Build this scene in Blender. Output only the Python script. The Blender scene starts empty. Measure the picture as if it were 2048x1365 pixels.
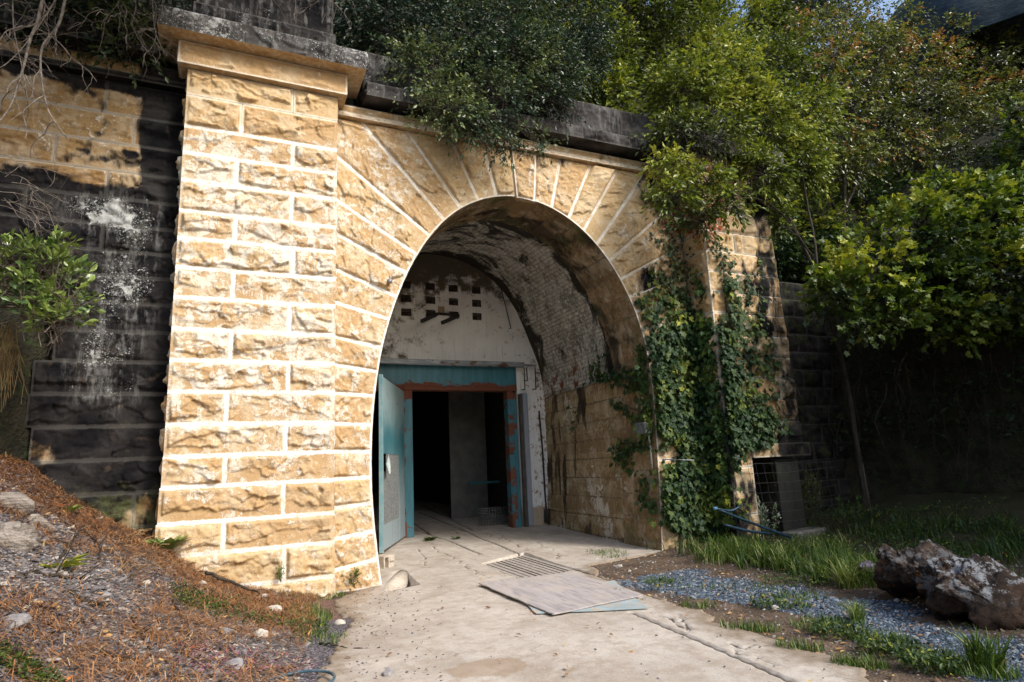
import bpy, math, random
import numpy as np
from mathutils import Matrix, Vector
rs = np.random.RandomState(7); random.seed(7)
sc = bpy.context.scene
COL = sc.collection
# ------------------------------------------------------------------ camera model
F, YAW, PIT, ROL = 1246.67, 0.43423, 0.19774, 0.04622
H = 1.6
def camR(yaw, pitch, roll):
    f = np.array([np.sin(yaw)*np.cos(pitch), np.cos(yaw)*np.cos(pitch), np.sin(pitch)])
    r = np.array([np.cos(yaw), -np.sin(yaw), 0]); d = np.cross(f, r)
    return np.array([r*np.cos(roll)+d*np.sin(roll), -r*np.sin(roll)+d*np.cos(roll), f])
M = camR(YAW, PIT, ROL); C = np.array([0, 0, H])
def ray(x, y): return M.T @ np.array([(x-1024)/F, (y-682.5)/F, 1])
def PY(x, y, Y): d = ray(x, y); return C + d*Y/d[1]
def PX(x, y, X): d = ray(x, y); return C + d*X/d[0]
def PG(x, y, z=0.0): d = ray(x, y); return C + d*(z-H)/d[2]
cam = bpy.data.cameras.new('camera'); cam.sensor_width = 36; cam.lens = F/2048*36
cam.clip_start = .05; cam.clip_end = 2000
co = bpy.data.objects.new('camera', cam); COL.objects.link(co); sc.camera = co
R = np.array([M[0], -M[1], -M[2]]).T
co.matrix_world = Matrix.Translation(Vector(C)) @ Matrix(R.tolist()).to_4x4()
# ------------------------------------------------------------------ noise
_T = np.random.RandomState(3).rand(256, 256)
def vn(x, y):
    xi = np.floor(x).astype(int); yi = np.floor(y).astype(int); fx = x-xi; fy = y-yi
    fx = fx*fx*(3-2*fx); fy = fy*fy*(3-2*fy)
    a = _T[xi & 255, yi & 255]; b = _T[(xi+1) & 255, yi & 255]; c = _T[xi & 255, (yi+1) & 255]; d = _T[(xi+1) & 255, (yi+1) & 255]
    return (a*(1-fx)+b*fx)*(1-fy)+(c*(1-fx)+d*fx)*fy
def fbm(x, y, o=4, s=0.0):
    r = 0; a = .5; x = np.asarray(x, float)+s*17.3; y = np.asarray(y, float)+s*9.1
    for i in range(o): r = r+a*vn(x, y); x = x*2.03+11.7; y = y*2.03+5.3; a *= .5
    return r/(1-.5**o)
def an(x, o=4, s=0.0):
    r = 0; a = .5; x = np.asarray(x, float)+s*7.7
    for i in range(o): k = np.floor(x).astype(int); f = x-k; h = int(s*31) & 255; r = r+a*(_T[k & 255, h]*(1-f)+_T[(k+1) & 255, h]*f); x = x*2.17+3.1; a *= .55
    return r/(1-.55**o)*1.0
def ss(a, b, x): t = np.clip((x-a)/(b-a), 0, 1); return t*t*(3-2*t)
def nrm(v): v = np.asarray(v, float); return v/np.maximum(np.linalg.norm(v, axis=-1, keepdims=True), 1e-9)
# ------------------------------------------------------------------ mesh builder
class MB:
    def __init__(s): s.v = []; s.f = []; s.n = 0; s.at = {}; s.sm = []
    def add(s, v, f, _sm=True, **at):
        v = np.asarray(v, float).reshape(-1, 3)
        for k in set(s.at) | set(at):
            if k not in s.at: s.at[k] = [np.zeros(s.n)] if s.n else []
            s.at[k].append(np.broadcast_to(np.asarray(at.get(k, 0.0), float), (len(v),)).copy())
        s.v.append(v); n = s.n
        if isinstance(f, np.ndarray): s.f.append(f+n); s.sm.append(np.full(len(f), _sm))
        else:
            by = {}
            for q in f: by.setdefault(len(q), []).append(q)
            for q in by.values(): s.f.append(np.array(q)+n); s.sm.append(np.full(len(q), _sm))
        s.n += len(v)
    def grid(s, P, **at):          # P: (a,b,3)
        a, b = P.shape[:2]; i = np.arange(a*b).reshape(a, b)
        f = np.stack([i[:-1, :-1], i[1:, :-1], i[1:, 1:], i[:-1, 1:]], -1).reshape(-1, 4)
        s.add(P.reshape(-1, 3), f, **{k: (np.asarray(v).reshape(-1) if np.ndim(v) > 0 else v) for k, v in at.items()})
    def box(s, lo, hi, M3=None, o=(0, 0, 0), bev=.006, **at):
        lo = np.array(lo, float); hi = np.array(hi, float); b = min(bev, (hi-lo).min()*.3)
        V = []; idx = {}
        for cx in (0, 1):
            for cy in (0, 1):
                for cz in (0, 1):
                    c = np.where([cx, cy, cz], hi, lo); sg = np.where([cx, cy, cz], -1, 1)
                    for ax in range(3):
                        p = c+sg*b; p[ax] = c[ax]; idx[(cx, cy, cz, ax)] = len(V); V.append(p)
        Fc = []
        for ax in range(3):
            o1, o2 = [k for k in range(3) if k != ax]
            for sd in (0, 1):
                q = []
                for u, w in ((0, 0), (1, 0), (1, 1), (0, 1)):
                    c = [0, 0, 0]; c[ax] = sd; c[o1] = u; c[o2] = w; q.append(idx[(*c, ax)])
                if (sd == 1) == (ax == 1): q = q[::-1]
                Fc.append(q)
            for u in (0, 1):
                for w in (0, 1):
                    c0 = [0, 0, 0]; c0[o1] = u; c0[o2] = w; c1 = list(c0); c1[ax] = 1
                    Fc.append([idx[(*c0, o1)], idx[(*c1, o1)], idx[(*c1, o2)], idx[(*c0, o2)]])
        for cx in (0, 1):
            for cy in (0, 1):
                for cz in (0, 1): Fc.append([idx[(cx, cy, cz, k)] for k in range(3)])
        V = np.array(V)
        if M3 is not None: V = V @ np.array(M3).T
        s.add(V+np.array(o), Fc, _sm=False, **at)
    def tube(s, pts, rad, k=6, cap=True, **at):
        pts = np.asarray(pts, float); n = len(pts); rad = np.broadcast_to(np.asarray(rad, float), (n,))
        t = nrm(np.gradient(pts, axis=0)); up = np.array([0, 0, 1.]) if abs(t[0][2]) < .9 else np.array([1., 0, 0])
        u = nrm(np.cross(t[0], up)); P = []
        for i in range(n):
            u = nrm(u-t[i]*np.dot(u, t[i])); w = np.cross(t[i], u); a = np.linspace(0, 2*np.pi, k, endpoint=False)
            P.append(pts[i]+rad[i]*(np.cos(a)[:, None]*u+np.sin(a)[:, None]*w))
        P = np.array(P); i = np.arange(n*k).reshape(n, k); j = np.roll(i, -1, 1)
        f = [list(q) for q in np.stack([i[:-1], j[:-1], j[1:], i[1:]], -1).reshape(-1, 4)]
        if cap: f.append(list(i[0][::-1])); f.append(list(i[-1]))
        s.add(P.reshape(-1, 3), f, **at)
    def build(s, name, mat=None, parent=None, smooth=True, loc=None):
        me = bpy.data.meshes.new(name); V = np.concatenate(s.v)
        if loc is not None: V = V-np.array(loc)
        tot = np.concatenate([np.full(len(f), f.shape[1]) for f in s.f]); li = np.concatenate([f.reshape(-1) for f in s.f])
        me.vertices.add(len(V)); me.vertices.foreach_set('co', V.astype(np.float32).ravel())
        me.loops.add(len(li)); me.loops.foreach_set('vertex_index', li.astype(np.int32))
        me.polygons.add(len(tot)); me.polygons.foreach_set('loop_start', np.concatenate([[0], np.cumsum(tot)[:-1]]).astype(np.int32))
        me.polygons.foreach_set('loop_total', tot.astype(np.int32))
        me.update(calc_edges=True); me.validate()
        sm = np.concatenate(s.sm)
        if smooth and len(sm) == len(me.polygons): me.polygons.foreach_set('use_smooth', sm)
        for k, a in s.at.items():
            at = me.attributes.new(k, 'FLOAT', 'POINT'); at.data.foreach_set('value', np.concatenate(a).astype(np.float32))
        if mat: me.materials.append(mat)
        o = bpy.data.objects.new(name, me); COL.objects.link(o)
        if loc is not None: o.location = loc
        if parent: o.parent = parent
        return o
def tag(o, label=None, cat=None, group=None, kind=None):
    if label: o['label'] = label
    if cat: o['category'] = cat
    if group: o['group'] = group
    if kind: o['kind'] = kind
    return o
def thing(name, label, cat, group=None, loc=(0, 0, 0)):
    o = bpy.data.objects.new(name, None); o.empty_display_size = .2; COL.objects.link(o)
    return tag(o, label, cat, group)
# ------------------------------------------------------------------ material helper
class NT:
    def __init__(s, name):
        s.m = bpy.data.materials.new(name); s.m.use_nodes = True; s.t = s.m.node_tree; s.t.nodes.clear()
        s.out = s.t.nodes.new('ShaderNodeOutputMaterial'); s.co = s.t.nodes.new('ShaderNodeTexCoord').outputs['Object']
    def set(s, sock, v):
        if isinstance(v, bpy.types.NodeSocket): s.t.links.new(v, sock)
        elif v is not None:
            if hasattr(sock.default_value, '__len__') and not hasattr(v, '__len__'): v = [v]*len(sock.default_value)
            if hasattr(v, '__len__') and len(sock.default_value) == 4 and len(v) == 3: v = (*v, 1)
            sock.default_value = v
    def n(s, ty, ins=None, **pr):
        n = s.t.nodes.new('ShaderNode'+ty)
        for k, v in pr.items(): setattr(n, k, v)
        for k, v in (ins or {}).items(): s.set(n.inputs[k], v)
        return n
    def attr(s, a): return s.n('Attribute', attribute_name=a).outputs['Fac']
    def m_(s, op, a, b=None, c=None, cl=False):
        n = s.t.nodes.new('ShaderNodeMath'); n.operation = op; n.use_clamp = cl
        for i, v in enumerate((a, b, c)):
            if v is not None: s.set(n.inputs[i], v)
        return n.outputs[0]
    def mix(s, f, a, b, bt='MIX'):
        n = s.t.nodes.new('ShaderNodeMix'); n.data_type = 'RGBA'; n.blend_type = bt
        s.set(n.inputs[0], f); s.set(n.inputs[6], a); s.set(n.inputs[7], b); return n.outputs[2]
    def map(s, v, a, b, c=0, d=1, sm=True):
        n = s.n('MapRange', {0: v, 1: a, 2: b, 3: c, 4: d}); n.clamp = True
        if sm: n.interpolation_type = 'SMOOTHSTEP'
        return n.outputs[0]
    def vec(s, sc_=(1, 1, 1), loc=(0, 0, 0), src=None):
        n = s.t.nodes.new('ShaderNodeMapping'); s.set(n.inputs[0], src or s.co); n.inputs['Scale'].default_value = sc_; n.inputs['Location'].default_value = loc
        return n.outputs[0]
    def noise(s, sc_=5, det=4, v=None, rough=.55, dist=0):
        return s.n('TexNoise', {'Vector': v or s.co, 'Scale': sc_, 'Detail': det, 'Roughness': rough, 'Distortion': dist}).outputs[0]
    def voro(s, sc_=5, v=None, ft='F1', rnd=1): 
        return s.n('TexVoronoi', {'Vector': v or s.co, 'Scale': sc_, 'Randomness': rnd}, feature=ft)
    def bump(s, h, st=.3, d=.01, nr=None):
        return s.n('Bump', {'Height': h, 'Strength': st, 'Distance': d, 'Normal': nr}).outputs[0]
    def bsdf(s, col, rough=.9, nr=None, spec=.3, metal=0, **k):
        b = s.n('BsdfPrincipled', {'Base Color': col, 'Roughness': rough, 'Specular IOR Level': spec, 'Metallic': metal, **k})
        if nr is not None: s.set(b.inputs['Normal'], nr)
        return b.outputs[0]
    def done(s, sh): s.t.links.new(sh, s.out.inputs[0]); return s.m

def stone_mat(name, *_o, dcol=((.006, .006, .007), (.030, .028, .027)), jcol=None, jw=1.0, ochre1=(.535, .385, .21), ochre2=(.66, .56, .40), ochre3=(.42, .25, .10)):
    t = NT(name)
    n1 = t.noise(1.3, 3); n2 = t.noise(5, 5, dist=.6); n3 = t.noise(60, 3, rough=.7); n4 = t.noise(14, 5)
    blk = t.attr('blk'); edge = t.attr('edge'); bloom = t.attr('bloom'); dark = t.attr('dark'); lich = t.attr('lich')
    c = t.mix(t.map(t.m_('ADD', n2, t.m_('MULTIPLY', blk, .8)), .55, 1.15), ochre1, ochre2)
    c = t.mix(t.map(t.m_('ADD', n4, t.m_('MULTIPLY', blk, -.4)), .22, .50, .8, 0), c, ochre3)
    streak = t.noise(3, 4, t.vec((6, 6, .9)))
    c = t.mix(t.map(streak, .5, .75, 0, .35), c, (.42, .30, .17))
    c = t.mix(t.map(n3, .3, .7, 0, .35), c, t.mix(.5, c, (.25, .15, .06)))
    # pale salt bloom and lime on the blocks
    bn = t.m_('ADD', t.m_('MULTIPLY', t.noise(4.5, 7, rough=.68, dist=.8), 1.0), t.m_('MULTIPLY', bloom, .22))
    fine = t.noise(30, 3, rough=.8)
    bm = t.map(t.m_('ADD', bn, t.m_('MULTIPLY', t.m_('SUBTRACT', fine, .5), .45)), .665, .76)
    bm = t.m_('MULTIPLY', bm, t.map(bloom, .0, .25))
    brk = t.m_('MULTIPLY', t.attr('brk'), t.map(n2, .42, .6))
    c = t.mix(t.m_('MULTIPLY', brk, .6), c, (.33, .185, .06))
    c = t.mix(t.m_('MULTIPLY', bm, .75), c, (.72, .68, .60))
    c = t.mix(t.map(t.noise(2.1, 4, rough=.6), .46, .64, .0, .35), c, (.66, .57, .42))
    # joints
    jn = t.m_('ADD', edge, t.m_('MULTIPLY', t.m_('SUBTRACT', t.noise(11, 6, rough=.75), .5), .062))
    j = t.map(jn, .018*jw, .036*jw, 1, 0)
    jc = t.mix(t.map(t.m_('ADD', bloom, t.m_('MULTIPLY', t.m_('SUBTRACT', n2, .5), .8)), .30, .60), (.66, .58, .46) if jcol is None else jcol, (.82, .79, .73) if jcol is None else jcol)
    jc = t.mix(t.map(t.noise(13, 6, rough=.78), .50, .64, 0, .6), jc, (.46, .38, .27)); c = t.mix(j, c, jc)
    crk = t.map(t.m_('ADD', edge, t.m_('MULTIPLY', t.m_('SUBTRACT', t.noise(25, 3), .5), .012)), .0018, .0062, 1, 0)
    c = t.mix(t.m_('MULTIPLY', crk, t.map(bloom, .2, .5, .7, .06)), c, (.13, .10, .07))
    # black crust, also used for painted shade on the wing wall
    dm = t.map(t.m_('ADD', dark, t.m_('MULTIPLY', t.m_('SUBTRACT', t.noise(3.2, 6, t.vec((1, 1, .5)), rough=.65, dist=.5), .5), 1.1)), .42, .68)
    dc = t.mix(t.map(t.noise(2.2, 5), .35, .7), *dcol)
    dc = t.mix(t.map(t.noise(5, 6, rough=.7), .56, .74, 0, .5), dc, (.09, .065, .045))
    dc = t.mix(t.m_('MULTIPLY', j, .4), dc, (.09, .085, .075))
    c = t.mix(dm, c, dc)
    # lichen
    wv = t.n('VectorMath', {0: t.co, 1: t.n('VectorMath', {0: t.n('TexNoise', {'Vector': t.co, 'Scale': 22, 'Detail': 4}).outputs[1], 1: (.05, .05, .05)}, operation='MULTIPLY').outputs[0]}, operation='ADD').outputs[0]
    vo = t.voro(24, wv).outputs[0]; vo2 = t.voro(62, wv).outputs[0]
    sp = t.m_('MAXIMUM', t.map(vo, .12, .34, 1, 0), t.map(vo2, .14, .36, .8, 0))
    lm = t.m_('MULTIPLY', sp, t.map(t.m_('ADD', t.noise(2.4, 5, rough=.7), t.m_('MULTIPLY', lich, .4)), .76, .86))
    big = t.map(t.m_('ADD', t.noise(5.2, 12, rough=.82, dist=.4), t.m_('MULTIPLY', lich, .20)), .735, .80)
    lm = t.m_('MULTIPLY', t.m_('MAXIMUM', lm, big), t.map(lich, .02, .2))
    c = t.mix(lm, c, t.mix(t.noise(18, 2), (.22, .235, .23), (.50, .50, .475)))
    c = t.mix(t.m_('MULTIPLY', t.map(t.noise(3.5, 6, t.vec((3, 3, .6)), rough=.7), .48, .66, 0, .5), t.map(lich, .15, .6)), c, (.20, .20, .19))
    # green algae
    g = t.attr('moss')
    gm = t.map(t.m_('ADD', g, t.m_('SUBTRACT', t.noise(4, 5, rough=.7), .5)), .4, .75, 0, .7)
    c = t.mix(gm, c, (.10, .11, .045))
    hgt = t.m_('ADD', t.m_('MULTIPLY', n3, .4), t.m_('ADD', t.m_('MULTIPLY', n4, .6), t.m_('MULTIPLY', bm, .15)))
    return t.done(t.bsdf(c, .95, t.bump(hgt, .8, .024), spec=.08))
def simple(name, c1, c2, sc_=8, rough=.85, bump=.3, bd=.01, spots=None, spec=.3, stretch=(1, 1, 1), metal=0):
    t = NT(name); v = t.vec(stretch); n = t.noise(sc_, 6, v, rough=.65)
    c = t.mix(t.map(n, .35, .68), c1, c2)
    if spots: c = t.mix(t.map(t.noise(sc_*2.7, 5, v, rough=.7), spots[1], spots[1]+.06), c, spots[0])
    return t.done(t.bsdf(c, rough, t.bump(t.m_('ADD', n, t.noise(sc_*7, 4)), bump, bd), spec=spec, metal=metal))
def leaf_mat(name, stops, rough=.42, trans=.35, spec=.45):
    t = NT(name); a = t.attr('tone')
    r = t.n('ValToRGB', {0: a}); e = r.color_ramp.elements
    while len(e) < len(stops): e.new(.5)
    for i, (p, c) in enumerate(stops): e[i].position = p; e[i].color = (*c, 1)
    c = r.outputs[0]
    p = t.bsdf(c, rough, None, spec)
    tr = t.n('BsdfTranslucent', {'Color': t.mix(1, c, (1.0, 1.0, .55), 'MULTIPLY')}).outputs[0]
    mx = t.n('MixShader', {0: trans}); t.t.links.new(p, mx.inputs[1]); t.t.links.new(tr, mx.inputs[2])
    return t.done(mx.outputs[0])
STONE = stone_mat('weathered_sandstone')
STONE_WING = stone_mat('shade_toned_wing_stone', ochre1=(.33, .215, .095), ochre2=(.42, .31, .17), ochre3=(.23, .125, .045), jcol=(.34, .29, .22))  # darker ochres and joints paint in the shade over this wall
STONE_CAP = stone_mat('weathered_capstone', dcol=((.022, .021, .021), (.085, .08, .078)))
# ------------------------------------------------------------------ rock faced block
def rockface(x, z, w, h, Hh, sd, m=.03, ledge=True, steep=2.4, flat=.5, e=None):
    """x,z: metres inside block, returns (relief, edge distance)"""
    r = np.random.RandomState(sd % 99991)
    if e is None: e = np.minimum(np.minimum(x, w-x), np.minimum(z, h-z))
    e = np.maximum(e, 0)
    n1 = fbm(x*3, z*4, 3, sd*.37); n2 = fbm(x*11, z*14, 4, sd*.71); n3 = fbm(x*40, z*55, 3, sd*.13)
    b = Hh*(.75+.5*n1)
    for k in range(4):
        a = r.uniform(0, 2*np.pi); g = r.uniform(.12, .42)*flat*2; x0 = r.uniform(.15, .85)*w; z0 = r.uniform(.2, .8)*h
        b = np.minimum(b, Hh*r.uniform(.75, 1.1)+g*(np.cos(a)*(x-x0)*.6+np.sin(a)*(z-z0)))
    xw = x+.05*(n2-.5); zw = z+.05*(fbm(x*11+9, z*14, 3, sd*.3)-.5); K = int(5+w*h*26); cx = r.rand(K)*w; cz = r.rand(K)*h
    dd = (xw[..., None]-cx)**2+1.8*(zw[..., None]-cz)**2; ci = dd.argmin(-1); fk = min(1.1, flat*1.7); oz = r.uniform(-.26, .22, K)*Hh*fk; gx = r.normal(size=K)*.10*fk; gz = r.normal(size=K)*.16*fk
    b = np.maximum(b, Hh*.5)+oz[ci]+gx[ci]*(x-cx[ci])+gz[ci]*(z-cz[ci]); b = np.maximum(b, Hh*.3); bk = 0*x
    if ledge:
        ln = h*r.uniform(.02, .30)+(an(x*r.uniform(1.2, 2.8), 5, r.rand()*8)-.5)*h*.6+(x/w-.5)*r.uniform(-.25, .25)*h
        b = b-Hh*.55*ss(.010, -.014, z-ln); bk = ss(.03, .0, z-ln)*ss(-.075, -.02, z-ln)
        if r.rand() < .55:
            ln2 = h*r.uniform(.45, .8)+(an(x*r.uniform(1.0, 2.5), 5, r.rand()*8)-.5)*h*.9+(x/w-.5)*r.uniform(-.9, .9)*h
            b = b-Hh*.32*ss(.008, -.010, z-ln2); bk = np.maximum(bk, .8*ss(.02, .0, z-ln2)*ss(-.05, -.015, z-ln2))
    b = b+.030*(n2-.5)+.014*(n3-.5)-.012*(1-np.abs(2*fbm(x*7, z*9, 3, sd*.9)-1))**3
    rise = np.maximum(e-m-.014*(n2-.3), 0)*steep
    d = np.maximum(np.minimum(b, rise), 0)
    return d+.004*(n2-.5), e, bk*(d > .006)
def quadblock(mb, c00, c10, c11, c01, y, Hh=.05, sd=1, cell=.016, m=.03, out=(0, -1, 0), fn=None, ledge=True, top=None, bot=None, flat=.5, basis=None, round_=0, free=''):
    """corners as 2-D (u,z): bottom left, bottom right, top right, top left; bot/top: optional curves s->(u,z)"""
    c = [np.array(q, float) for q in (c00, c10, c11, c01)]
    w = (np.linalg.norm(c[1]-c[0])+np.linalg.norm(c[2]-c[3]))/2; h = (np.linalg.norm(c[3]-c[0])+np.linalg.norm(c[2]-c[1]))/2
    nx = max(3, int(w/cell)); nz = max(3, int(h/cell))
    S, T = np.meshgrid(np.linspace(0, 1, nx+1), np.linspace(0, 1, nz+1), indexing='ij')
    B = (c[0]+(c[1]-c[0])*S[..., None]) if bot is None else bot(S)
    Tp = (c[3]+(c[2]-c[3])*S[..., None]) if top is None else top(S)
    P = B*(1-T[..., None])+Tp*T[..., None]
    wl = np.linalg.norm(c[1]-c[0])*(1-T)+np.linalg.norm(c[2]-c[3])*T
    e = np.minimum(np.minimum(S, 1-S)*wl, np.minimum(T, 1-T)*h)
    d, e, bk = rockface(S*w, T*h, w, h, Hh, sd, m, ledge=ledge, flat=flat, e=e)
    if round_: d = np.minimum(d, d.max())*(1-round_)+round_*Hh*np.sqrt(np.clip(1-(2*S-1)**4, 0, 1)*np.clip(1-(2*T-1)**4, 0, 1))
    if basis is None: U = np.array([1, 0, 0]); O = np.array([0, y, 0])
    else: U = np.array(basis[0], float); O = np.array(basis[1], float)
    e = np.minimum(np.minimum(9 if 'l' in free else S*wl, 9 if 'r' in free else (1-S)*wl), np.minimum(T, 1-T)*h)
    W = O+P[..., :1]*U+P[..., 1:]*np.array([0, 0, 1])+d[..., None]*np.array(out, float)
    at = dict(edge=e, blk=np.full(e.shape, np.random.RandomState(sd+5).rand()), brk=bk)
    if fn: at.update({k: v for k, v in fn(W, e, sd).items()})
    mb.grid(W, **at)
def zrow(ys, px, Y): return [PY(px, y, Y)[2] for y in ys]
# stain functions, with shade painted on the wing wall -----------------------------------------------------------------
def st_pil(W, e, sd):
    z = W[..., 2]; x = W[..., 0]
    b = ss(7.2, 6.0, z)*(.5+.5*ss(0.8, 2.6, z))*.95
    b = b*(.75+.5*(fbm(x*1.3, z*1.3, 3, 4)))
    dk = .0*z+ss(.5, -.2, z)*.15
    return dict(bloom=b, dark=dk, lich=0*z, moss=ss(.35, -.1, z)*.45)
def st_arch(W, e, sd):
    z = W[..., 2]; x = W[..., 0]
    b = .42+.30*ss(3.6, 1.7, x)-.2*ss(6.8, 7.3, z)+.35*(fbm(x*1.1, z*1.1, 3, 8)-.5)
    b = b*(.55+.45*ss(6.8, 3.5, x))+.18*ss(4, 6, x)
    dk = .30*(np.random.RandomState(sd).rand() > .72)+.40*np.exp(-((x-4.8)/1.5)**2)*ss(6.3, 7.2, z)+.42*np.exp(-((x-7.55)/.45)**2-((z-4.7)/.55)**2)+.2*ss(6.8, 7.4, z)+.12*ss(5.5, 8, x)
    return dict(bloom=b, dark=dk, lich=0*z, moss=ss(5.8, 7.6, x)*.25+ss(.8, 0, z)*.35)
def st_wing(W, e, sd):
    z = W[..., 2]; x = W[..., 0]
    n = fbm(x*1.5, z*1.5, 4, 6)-.5
    d = np.maximum(ss(5.9, 5.3, z+n*.6), ss(-1.42, -1.15, x+n*.25)); d = np.maximum(d, .12+.38*ss(.5, .7, fbm(x*2.2, z*2.6, 4, 33)))  # x term paints the shadow beside the pilaster, z term is black staining
    d = np.maximum(d, ss(6.95, 7.2, z))*1.0
    d = d-.55*ss(1.7, 1.2, z+n*.6)*ss(-.2, -.9, x)-.18*ss(-1.7, -2.1, x)*ss(3, 2, z)
    l = ss(5.8, 5.3, z)*ss(2.0, 3.2, z)*(.62*np.exp(-((x+1.42-.05*(z-3))/.38)**2)+.15)*(.5+1.1*fbm(x*2.2, z*2.2, 3, 19))+.85*np.exp(-((x+1.65)/.4)**2-((z-5.25)/.2)**2)
    b = .38*ss(5.2, 6.2, z)
    return dict(bloom=b, dark=d*.85+.22-.30*ss(.5, .68, fbm(x*1.6, z*1.6, 4, 51))*ss(-.4, -1, x)*ss(4, 2.5, z), lich=l*1.2, moss=ss(1.9, 1.2, z)*.35+.22)  # constant dark and moss offsets stand in for shade on the wall
def st_black(W, e, sd):
    z = W[..., 2]; x = W[..., 0]
    return dict(bloom=0*z, dark=.95+0*z, lich=(.75+.9*(fbm(x*1.4, z*2, 3, 2)-.4))*(.55+.6*ss(9.0, 8.8, W[..., 1])), moss=.12+0*z)
def st_corn(W, e, sd):
    z = W[..., 2]; x = W[..., 0]
    return dict(bloom=.25+0*z, dark=.12+.35*ss(4.0, 6.5, x)+.75*ss(-.9, -1.2, x), lich=0*z, moss=.1+0*z)
def st_right(W, e, sd):
    z = W[..., 2]; x = W[..., 0]; n = fbm(x*2, z*1.2, 4, 9)
    return dict(bloom=.22+0*z, dark=.20+.3*ss(.5, .7, n)+.35*ss(9.0, 9.9, x)+.2*ss(3.2, 1.8, z), lich=.12+0*z, moss=.22+.2*ss(9, 10.2, x))
# =================================================================== LEFT PILASTER
YP, YF = 9.1, 9.5
XL, XR = -.70, 1.395
zj = [7.40]+zrow([241.8, 300.3, 348.4, 399, 455, 504.7, 558.7, 613.5, 670.9, 728, 785.6, 845.2, 903.7, 959.8, 1025.7, 1084.3, 1151.5], 670, YP)+[-.32]
pil = thing('stone_pilaster', 'tall pale sandstone pilaster left of the arch, white mortar between rock-faced blocks', 'pilaster', 'pilasters flanking the arch')
mb = MB()
splits = [.70, .335]
for i in range(len(zj)-1):
    z1, z0 = zj[i], zj[i+1]; s = splits[i % 2]+rs.uniform(-.015, .015)
    fl = .028*ss(2.0, -.2, z0)     # slight spread at the foot
    xs = [XL-fl*2, XL+(XR-XL)*s, XR+fl]
    for k in range(2):
        quadblock(mb, (xs[k], z0), (xs[k+1], z0), (xs[k+1], z1), (xs[k], z1), YP, Hh=rs.uniform(.055, .095), sd=100+i*7+k, cell=.0145, m=.034, fn=st_pil, flat=.5, free='lr'[k])
    # return faces
    quadblock(mb, (0, z0), (YF-YP, z0), (YF-YP, z1), (0, z1), 0, Hh=rs.uniform(.05, .08), sd=300+i, cell=.03, m=.03, fn=st_pil, free='lr', out=(-1, 0, 0), basis=((0, 1, 0), (xs[0], YP, 0)))
    quadblock(mb, (0, z0), (YF-YP, z0), (YF-YP, z1), (0, z1), 0, Hh=.04, sd=340+i, cell=.04, m=.03, fn=st_pil, out=(1, 0, 0), basis=((0, 1, 0), (xs[2], YP, 0)))
mb.build('shaft', STONE, pil)
def slab(mb, x0, x1, y0, y1, z0, z1, fn, sd, Hh=.02, m=.02, nsp=None, cell=.02, ledge=True, under=1.0):
    """a moulded course: rock-faced front and ends, plain top and underside"""
    cuts = [x0]+(nsp or [])+[x1]
    for k in range(len(cuts)-1):
        quadblock(mb, (cuts[k], z0), (cuts[k+1], z0), (cuts[k+1], z1), (cuts[k], z1), y0, Hh=Hh, sd=sd+k, cell=cell, m=m, fn=fn, ledge=ledge)
    for sx, xx in ((-1, x0), (1, x1)):
        quadblock(mb, (0, z0), (y1-y0, z0), (y1-y0, z1), (0, z1), 0, Hh=Hh, sd=sd+20, cell=cell, m=m, fn=fn, out=(sx, 0, 0), basis=((0, 1, 0), (xx, y0, 0)), ledge=ledge)
    for zz in (z0, z1):
        nx = max(2, int((x1-x0)/.05)); ny = max(2, int((y1-y0)/.05))
        X, Yy = np.meshgrid(np.linspace(x0, x1, nx+1), np.linspace(y0, y1, ny+1), indexing='ij')
        W = np.stack([X, Yy, np.full(X.shape, zz)+(.008*(fbm(X*4, Yy*4, 3, sd)-.5) if zz == z1 else 0)], -1)
        W[[0, -1], :, 2] = zz; W[:, [0, -1], 2] = zz
        a = dict(edge=np.full(X.shape, .2), blk=.4)
        a.update(fn(W, None, sd)); 
        if zz == z0: a['dark'] = a['dark']*under; a['lich'] = a['lich']*0
        mb.grid(W, **a)
mb = MB(); slab(mb, XL-.13, XR+.13, YP-.12, YF, 7.405, 7.755, st_corn, 501, Hh=.03, m=.055, ledge=False); mb.build('cornice', STONE, pil)
mb = MB(); slab(mb, XL-.38, XR+.38, YP-.36, YF+.1, 7.76, 8.06, st_black, 520, Hh=.05, m=.004, nsp=[.42], cell=.018, under=.2)
mb.build('coping_slab', STONE_CAP, pil)
mb = MB(); slab(mb, XL+.02, XR-.05, YP-.02, YF+.6, 8.06, 8.50, st_black, 540, Hh=.04, m=.01, nsp=[.5]); slab(mb, XL+.06, XR-.08, YP+.03, YF+.6, 8.503, 9.35, st_black, 548, Hh=.04, m=.01, nsp=[.1]); mb.build('pier', STONE, pil)
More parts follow.
